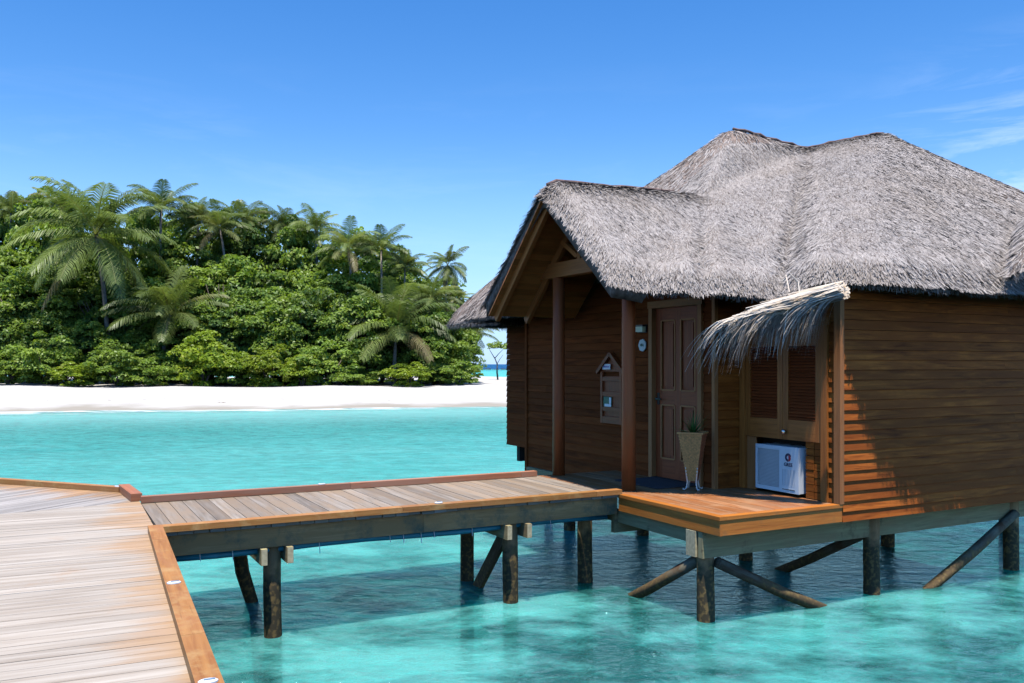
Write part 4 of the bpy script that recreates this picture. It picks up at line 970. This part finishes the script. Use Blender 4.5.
# door mat
mb = MB(); mb.box(-.32, .32, -.46, .46, 0, .012); o = mb.build('door_mat', M['mat'], None); o.location = hp(.96, .60, .003); o.rotation_euler = (0, 0, ANG)
tag(o, 'dark blue door mat lying on the porch floor before the door', 'door mat')

# wicker planter
PL = empty('wicker_planter', hp(.98, -.13, .002), ANG + R(38), 'tall tapering square wicker planter on curved metal legs with a spiky green plant', 'planter')
def basket():
    zb, zt_, wb, wt = .12, .70, .055, .145
    def w_at(z): return wb + (wt - wb) * (z - zb) / (zt_ - zb)
    for k in range(4):
        mb = MB(); z = zb; i = 0; c, s_ = [(1, 0), (0, 1), (-1, 0), (0, -1)][k]
        while z < zt_:
            w = w_at(z); n = 9
            for j in range(n):
                l0, l1 = -w + 2 * w * j / n, -w + 2 * w * (j + 1) / n; o_ = .004 if (i + j) % 2 else -.003
                mid_ = (l0 + l1) / 2; cx, cy_ = w + o_, mid_
                mb.obox((c * cx - s_ * cy_, s_ * cx + c * cy_, z + .009), (c * .004, s_ * .004, 0), (-s_ * (l1 - l0) / 2, c * (l1 - l0) / 2, 0), (0, 0, .0085))
            z += .0185; i += 1
        mb.build('basket_side', M['basket_a'] if k in (2, 1) else M['basket_b'], PL)
    mb = MB()
    w = wt + .006
    for k in range(4):
        c, s_ = [(1, 0), (0, 1), (-1, 0), (0, -1)][k]; mb.obox((c * w, s_ * w, zt_ + .008), (c * .010, s_ * .010, 0), (-s_ * (w - .0105 if k % 2 else w + .010), c * (w - .0105 if k % 2 else w + .010), 0), (0, 0, .010))
    mb.build('rim', M['basket_a'], PL)
    mb = MB(); mb.box(-.13, .13, -.13, .13, .62, .64); mb.build('soil', M['darkin'], PL)
    for k in range(4):
        c, s_ = math.cos(R(45 + 90 * k)), math.sin(R(45 + 90 * k))
        mb = MB(); mb.tube([(c * .11, s_ * .11, .36), (c * .09, s_ * .09, .2), (c * .075, s_ * .075, .1), (c * .09, s_ * .09, .03), (c * .125, s_ * .125, .012), (c * .14, s_ * .14, .03)], .011, 8); mb.build('leg', M['stand'], PL, smooth=True)
    Q = []; C = []
    for i in range(46):
        az = rng.random() * 6.283; el = rng.uniform(.5, 1.4); L_ = rng.uniform(.2, .36); d = np.array([math.cos(az) * math.cos(el), math.sin(az) * math.cos(el), math.sin(el)]); p = np.array([0, 0, .66]) + d * .02; sd = np.cross(d, [0, 0, 1]); sd /= np.linalg.norm(sd); c = (rng.random(), rng.random() * .8, 0)
        for k in range(5):
            q = p + d * L_ / 5; w0, w1 = .009 * (1 - k / 5) + .001, .009 * (1 - (k + 1) / 5) + .001; Q.append([p - sd * w0, p + sd * w0, q + sd * w1, q - sd * w1]); C.append(c); d = d + np.array([0, 0, -.13]); d /= np.linalg.norm(d); p = q
    quads_mesh('leaves', np.array(Q), np.array(C), M['agave'], PL)
basket()

# ------------------------------------------------------------------ vegetation on the island
def crown_quads(nclump, per, rx, ry, rz, zc, cl_r, leaf, seed, flat=0., fill=.25, low=0):
    r = np.random.default_rng(seed); Q = []; C = []
    for i in range(nclump):
        v = r.normal(size=3); v /= np.linalg.norm(v)
        if v[2] < -.3 and not low: v[2] = -v[2] * .5
        rad = r.uniform(.72, 1.05) if i > nclump * fill else r.uniform(.2, .7)
        cc = np.array([v[0] * rx * rad, v[1] * ry * rad, zc + v[2] * rz * rad]); cr = cl_r * r.uniform(.6, 1.35); tone = r.random()
        n = int(per * r.uniform(.7, 1.3)); d = r.normal(size=(n, 3)); d /= np.linalg.norm(d, axis=1)[:, None]; d[:, 2] = np.abs(d[:, 2]) * 1.0 - .25
        pos = cc + d * cr * (r.uniform(.55, 1.05, n) ** .7)[:, None] * np.array([1, 1, .75])
        nrm = d * .7 + r.normal(0, .5, (n, 3)) + np.array([0, 0, .55]); nrm /= np.linalg.norm(nrm, axis=1)[:, None]
        a = np.cross(nrm, r.normal(size=(n, 3))); a /= np.linalg.norm(a, axis=1)[:, None]; b = np.cross(nrm, a)
        l = leaf * r.uniform(.6, 1.3, n)[:, None]; w = l * .55
        q = np.stack([pos - a * l * .5, pos + b * w * .5 , pos + a * l * .5, pos - b * w * .5], 1)
        Q.append(q); C.append(np.stack([np.clip(tone * .6 + r.random(n) * .4, 0, 1), r.random(n) * (.84 if tone < .8 else 1), r.random(n)], -1))
    return np.concatenate(Q), np.concatenate(C)

TREE = {}
def tree_proto(key, kind, mat, Q, C, trunks, barkmat=None):
    me = quads_mesh('crown', Q, C, mat, False); mb = MB()
    for pts, rad in trunks: mb.tube(pts, rad, 8, .15)
    t = mb.build('trunk', barkmat or M['bark'], None, smooth=True); tm = t.data; bpy.data.objects.remove(t)
    TREE[key] = (kind, me, tm)
def limbs(h, spread, seed, r0=.16):
    r = random.Random(seed); out = [([(0, 0, -.3), (.1, .05, h * .25), (.05, .15, h * .45)], [r0, r0 * .85, r0 * .7])]
    for i in range(5):
        a = r.random() * 6.28; out.append(([(.05, .1, h * .4), (math.cos(a) * spread * .4, math.sin(a) * spread * .4, h * .6), (math.cos(a) * spread * .75, math.sin(a) * spread * .75, h * .82)], [r0 * .6, r0 * .4, r0 * .15]))
    return out
# broadleaf trees, unit height 10 m
for i, (mat, sd) in enumerate((('leaf_dark', 1), ('leaf_dark', 2), ('leaf_mid', 3), ('leaf_mid', 4))):
    Q, C = crown_quads(130, 130, 3.6 + .3 * (i % 2), 3.3, 4.3, 5.4, .90, .33, 20 + sd, low=1)
    tree_proto('big%d' % i, 'broadleaf_tree', M[mat], Q, C, limbs(9, 3.4, sd))
for i, (mat, sd) in enumerate((('leaf_mid', 11), ('leaf_dark', 12), ('leaf_mid', 13))):
    Q, C = crown_quads(110, 120, 3.0, 2.6, 3.0, 3.2, .72, .28, 60 + sd, low=1, fill=.25)
    tree_proto('mid%d' % i, 'leafy_tree', M[mat], Q, C, limbs(6, 2.4, sd, .12))
# shrubs, unit height 3.4 m, foliage to the sand
for i, (mat, sd) in enumerate((('leaf_mid', 5), ('leaf_lime', 6), ('leaf_mid', 7), ('leaf_lime', 8))):
    Q, C = crown_quads(70, 110, 2.3, 1.9, 1.7, 1.6, .55, .23, 40 + sd, low=1, fill=.3)
    tree_proto('shrub%d' % i, 'beach_shrub', M[mat], Q, C, [([(0, 0, -.2), (.2, 0, .8), (.5, .1, 1.9)], [.09, .07, .03]), ([(0.1, 0, -.2), (-.3, .1, .8), (-.9, 0, 1.8)], [.08, .06, .03]), ([(0, 0, -.2), (.1, -.5, .9), (.2, -1, 1.7)], [.08, .06, .02])])
# small open tree at the right end of the sand
Q, C = crown_quads(26, 40, 1.8, 1.6, .9, 5.0, .55, .3, 77); tree_proto('small', 'small_tree', M['leaf_mid'], Q, C, [([(0, 0, -.3), (-.15, 0, 1.3), (-.1, .1, 2.4), (-.55, .1, 3.5)], [.15, .12, .1, .08]), ([(-.55, .1, 3.4), (-1.1, .1, 4.3), (-1.5, .2, 5.0)], [.07, .05, .03]), ([(-.5, .1, 3.3), (.2, .1, 4.1), (.9, 0, 4.8)], [.07, .05, .03]), ([(-.15, .1, 2.4), (.3, .0, 3.2), (.8, -.2, 3.9)], [.05, .04, .02])], M['bark_pale'])

def palm_quads(nf, L_, seed, up=1.25, low=-.55, wind=0., leaflets=62, dead=3, lw=.062):
    r = np.random.default_rng(seed); Q = []; C = []; nn = 0
    for i in range(nf):
        az = i * 2.399 + r.normal(0, .2); f = (i + .5) / nf; el = up + (low - up) * f ** .85 + r.normal(0, .1); Lf = L_ * r.uniform(.85, 1.08) * (1 if f > .12 else .8)
        d = np.array([math.cos(az) * math.cos(el), math.sin(az) * math.cos(el), math.sin(el)]); p = np.array([0, 0, 0.]) ; seg = 16; pts = [p]; ds = [d]
        bend = r.uniform(.05, .10) * (1.15 - .2 * f)
        for k in range(seg):
            p = p + d * Lf / seg; d = d + np.array([wind * .03, 0, -bend * (.45 + 1.2 * k / seg)]); d = d / np.linalg.norm(d); pts.append(p); ds.append(d)
        isdead = i >= nf - dead; tone = r.random() * .7; dry = 1.0 if isdead else r.random() * .83
        pts = np.array(pts); ds = np.array(ds)
        for k in range(seg):
            w = .05 * (1 - k / seg) + .012; sd = np.cross(ds[k], [0, 0, 1.]); sd /= np.linalg.norm(sd) + 1e-9
            Q.append([pts[k] - sd * w, pts[k] + sd * w, pts[k + 1] + sd * w * .9, pts[k + 1] - sd * w * .9]); C.append((.9, .9, 0))
        for j in range(leaflets):
            x = .14 + .86 * (j + .5) / leaflets; g = x * seg; k = min(int(g), seg - 1); fr = g - k; base = pts[k] * (1 - fr) + pts[k + 1] * fr; dd = ds[k]
            sd = np.cross(dd, [0, 0, 1.]); sd /= np.linalg.norm(sd) + 1e-9; upv = np.cross(sd, dd)
            ll = L_ * .235 * math.sin(math.pi * min(1, (.12 + .85 * x))) ** .6 * r.uniform(.85, 1.1) + .1
            for sg in (-1, 1):
                e = sd * sg * 1.0 + dd * (.55 + .4 * x) + upv * (.35 - .5 * f) + r.normal(0, .07, 3); e /= np.linalg.norm(e)
                m_ = base + e * ll * .5; e2 = e + np.array([wind * .25, 0, -.75 - .35 * f - (1.2 if isdead else 0)]); e2 /= np.linalg.norm(e2); t = m_ + e2 * ll * .55
                wd = dd * lw * .5
                c = (min(1, tone + r.random() * .3), min(1, dry + r.random() * .12), 0)
                Q.append([base - wd * .6, base + wd * .6, m_ + wd, m_ - wd]); C.append(c); Q.append([m_ - wd, m_ + wd, t + wd * .25, t - wd * .25]); C.append(c)
    return np.array(Q), np.array(C)
def palm_proto(key, h, L_, seed, lean=(0, 0), **kw):
    Q, C = palm_quads(kw.pop('nf', 24), L_, seed, **kw); Q = Q + np.array([lean[0], lean[1], h])
    tree_proto(key, 'coconut_palm', M['palm'], Q, C, [([(0, 0, -.3), (lean[0] * .15, lean[1] * .15, h * .3), (lean[0] * .5, lean[1] * .5, h * .65), (lean[0], lean[1], h)], [.24, .17, .14, .13])], M['bark_pale'])
palm_proto('palmA', 9.5, 5.6, 101, lean=(-.8, -1.5), nf=34, dead=1, up=1.4, low=-.75)
palm_proto('palmB', 5.2, 4.8, 102, lean=(.4, -.6), nf=22, up=1.2, low=-.2, dead=1)
palm_proto('palmC', 4.2, 5.4, 103, lean=(.3, -.3), nf=28, up=1.45, low=-.35, dead=3)
palm_proto('palmD', 12.5, 3.9, 104, lean=(.5, 0), nf=22, wind=-.6, up=1.3, low=-.9, dead=3)
palm_proto('palmE', 12.5, 4.6, 105, lean=(.3, 0), nf=20, up=1.35, low=-.1, dead=0)

counts = {}
def grow(key, px, Y, scale, rz, label, group=None, sz=None, z=None, ztop=None):
    kind, cm, tm = TREE[key]; X = (px - 512) / F * Y
    g = float(beach_z(np.array(X), np.array(Y))) if z is None else z
    o = empty(kind, (X, Y, g), rz, label, {'coconut_palm': 'palm', 'broadleaf_tree': 'tree', 'beach_shrub': 'shrub', 'leafy_tree': 'tree', 'small_tree': 'tree'}[kind], group)
    o.scale = (scale, scale, sz or scale)
    for n_, m_ in (('trunk', tm), ('crown', cm)):
        c = bpy.data.objects.new(n_, m_); COL.objects.link(c); c.parent = o
    return o
def scale_for_top(y, Y, h0, g=-.2): return ((364 - y) / F * Y + EYE - g) / h0

# palms: (key, crown px, crown centre y, Y, size, label)
PALMS = [
 ('palmA', 110, 236, 77.5, 1.28, .4, 'largest coconut palm on the left, its broad drooping crown in front of the trees'),
 ('palmB', 160, 312, 75.2, 1.15, 1.0, 'low coconut palm with arching fronds just right of and below the largest palm'),
 ('palmC', 394, 326, 74.5, 1.05, 2.0, 'bushy coconut palm low on the beach edge left of the hut roof'),
 ('palmD', 444, 262, 86, .72, .3, 'small lone windblown coconut palm standing clear against the sky by the hut'),
 ('palmE', 196, 219, 84, .8, .9, 'coconut palm crown poking above the canopy right of the largest palm'),
 ('palmE', 243, 220, 88, .78, 2.2, 'spiky palm top on the skyline at the middle of the tree line'),
 ('palmE', 318, 228, 86, .74, 3.5, 'palm top on the skyline above the dark broadleaf trees'),
 ('palmE', 382, 248, 82, .74, 4.6, 'ragged palm crown where the skyline starts to fall towards the hut'),
 ('palmE', 160, 207, 82, .85, 5.4, 'palm crown on the skyline beside the top of the largest palm'),
 ('palmE', 10, 210, 84, .7, 1.7, 'palm top at the far left edge of the tree line'),
 ('palmE', 286, 224, 90, .7, 2.9, 'half hidden palm top among dark foliage on the middle skyline'),
 ('palmB', 470, 330, 79, .62, 3.3, 'small palm with hanging fronds just left of the hut eave'),
 ('palmD', 461, 296, 90, .5, 2.5, 'small yellowish palm crown below the lone windblown palm'),
]
PALMS += [('palmE', 60, 207, 85, .8, 6.1, 'palm top rising behind the left side of the largest palm'), ('palmB', 225, 226, 83, .7, 4.1, 'low spreading palm crown on the skyline between two spiky palm tops'),
 ('palmB', 352, 246, 82, .75, 5.1, 'spreading palm crown on the falling skyline left of the ragged one'), ('palmE', 404, 266, 82, .6, 1.2, 'short palm top just right of the ragged crown'), ('palmB', 428, 297, 78, .7, .2, 'palm crown half sunk in foliage below the lone windblown palm')]
PH = {'palmA': 9.5, 'palmB': 5.2, 'palmC': 4.2, 'palmD': 12.5, 'palmE': 12.5}
for key, px, yc, Y, sc, rz, lab in PALMS:
    h = (364 - yc) / F * Y + EYE + .25; o = grow(key, px, Y, sc, rz, lab, 'palms on the island'); o.scale = (sc, sc, sc)
    o.location.z = -.25 + h - PH[key] * sc - .25
    if o.location.z > -.15:      # lengthen the trunk downwards instead of floating
        mb = MB(); mb.tube([(0, 0, -(o.location.z + 1.2) / sc), (0, 0, -.2)], [.26, .24], 8, .1); k = mb.build('trunk_base', M['bark_pale'], o, smooth=True)
# broadleaf trees
def top(px):
    xs = [-60, 0, 40, 100, 150, 200, 250, 300, 340, 380, 420, 445, 465, 485]; ys = [207, 204, 203, 215, 218, 217, 218, 224, 232, 251, 270, 288, 302, 335]
    return float(np.interp(px, xs, ys))
G1 = 'broadleaf trees of the island thicket'
lab_mass = 'dense green broadleaf tree in the thick canopy behind the beach'
rr = random.Random(5); k = 0
for row, (Y, x0, x1, step, dy) in enumerate(((92, -50, 470, 48, 4), (85, -40, 462, 50, 22), (80, -45, 450, 52, 62), (77, -20, 455, 52, 100))):
    px = x0
    while px <= x1:
        q = px + rr.uniform(-10, 10); yt = top(q) + dy * rr.uniform(.7, 1.25); s_ = scale_for_top(yt, Y, 9.0)
        wid = min(max(s_, .62), 1.15)
        grow('big%d' % rr.choice([0, 1, 2, 3] if row < 2 else [0, 2, 3, 2]), q, Y + rr.uniform(-1.5, 1.5), wid, rr.random() * 6.28, lab_mass, G1, sz=s_ * rr.uniform(.97, 1.03)); px += step * rr.uniform(.85, 1.15)
# shrubs along the sand
# rounded understorey trees, leafy down to the sand
UND = [(-20, 292), (14, 300), (52, 312), (88, 318), (134, 336), (172, 334), (212, 296), (240, 284), (262, 300), (292, 290), (322, 286), (350, 300), (366, 292), (420, 300), (438, 306), (456, 322)]
for i, (px, yt) in enumerate(UND):
    Y = 76 + rr.uniform(-.8, 1.6); s_ = scale_for_top(yt, Y, 6.6, -.3)
    grow('mid%d' % (i % 3), px, Y, max(.85, min(1.2, s_)), rr.random() * 6.28, 'rounded leafy tree with foliage down to the sand, behind the beach shrubs', 'understorey trees behind the beach', sz=s_)
for i, px in enumerate(range(-30, 450, 48)):
    Y = 79.5 + rr.uniform(-.8, .8); yt = top(px) + 55 + rr.uniform(-12, 14); s_ = scale_for_top(yt, Y, 6.6, -.3)
    grow('mid%d' % ((i + 1) % 3), px, Y, max(1, min(1.3, s_)), rr.random() * 6.28, 'rounded leafy tree with foliage down to the sand, behind the beach shrubs', 'understorey trees behind the beach', sz=s_)
for i, px in enumerate(range(-20, 450, 38)):
    Y = 82.5 + rr.uniform(-.8, .8); s_ = scale_for_top(318 + rr.uniform(-12, 12), Y, 6.6, -.3)
    grow('mid%d' % (i % 3), px, Y, 1.05, rr.random() * 6.28, 'rounded leafy tree with foliage down to the sand, behind the beach shrubs', 'understorey trees behind the beach', sz=s_)
SHR = [
 (8, 350, 71, 'shrub0', 'bright green shrub at the left edge of the beach'), (45, 334, 72, 'shrub2', 'tall rounded shrub second from the left above the sand'), (78, 362, 70.5, 'shrub1', 'low lime green shrub below the largest palm'),
 (118, 340, 71.5, 'shrub0', 'broad green shrub below the low arching palm'), (155, 358, 71, 'shrub2', 'green shrub right of the broad one under the low palm'), (203, 332, 71.5, 'shrub3', 'rounded yellow-green shrub with bare stems near the middle left'),
 (240, 350, 73, 'shrub0', 'dark leaved shrub between the two yellow-green shrubs'), (270, 344, 72, 'shrub1', 'bright yellow-green shrub at the middle of the beach'), (302, 356, 71.5, 'shrub3', 'lime shrub right beside the brightest yellow-green one'),
 (330, 338, 72, 'shrub0', 'dense green shrub left of the bushy low palm'), (358, 368, 71.3, 'shrub2', 'low green shrub touching the left of the bushy palm'), (408, 362, 71.2, 'shrub1', 'small lime shrub in front of the bushy palm'),
 (440, 340, 75, 'shrub2', 'green shrub right of the bushy palm near the hut eave'), (458, 360, 73, 'shrub0', 'last low shrub on the right where the sand opens out')]
for i, (px, yt, Y, key, lab) in enumerate(SHR):
    s_ = scale_for_top(yt, Y, 3.5, -.3); grow(key, px, Y, max(.85, min(1.25, s_ * 1.1)), i * 1.7, lab, 'shrubs along the beach', sz=s_)
grow('small', 498, 90, .66, 0.2, 'thin pale-trunked small tree alone on the sand beside the hut wall')
# far reef edge seen past the spit
mb = MB()
for i in range(34):
    x = -60 + i * 4.2; mb.tube([(x, 430 + rr.uniform(-1, 1), WATER - .3), (x + rr.uniform(2, 5), 430, WATER + rr.uniform(-.1, .25))], [rr.uniform(.5, .9), .4], 6, .5)
tag(mb.build('breakwater', M['rock']), 'low dark rock breakwater far out on the lagoon beside the hut', 'breakwater')
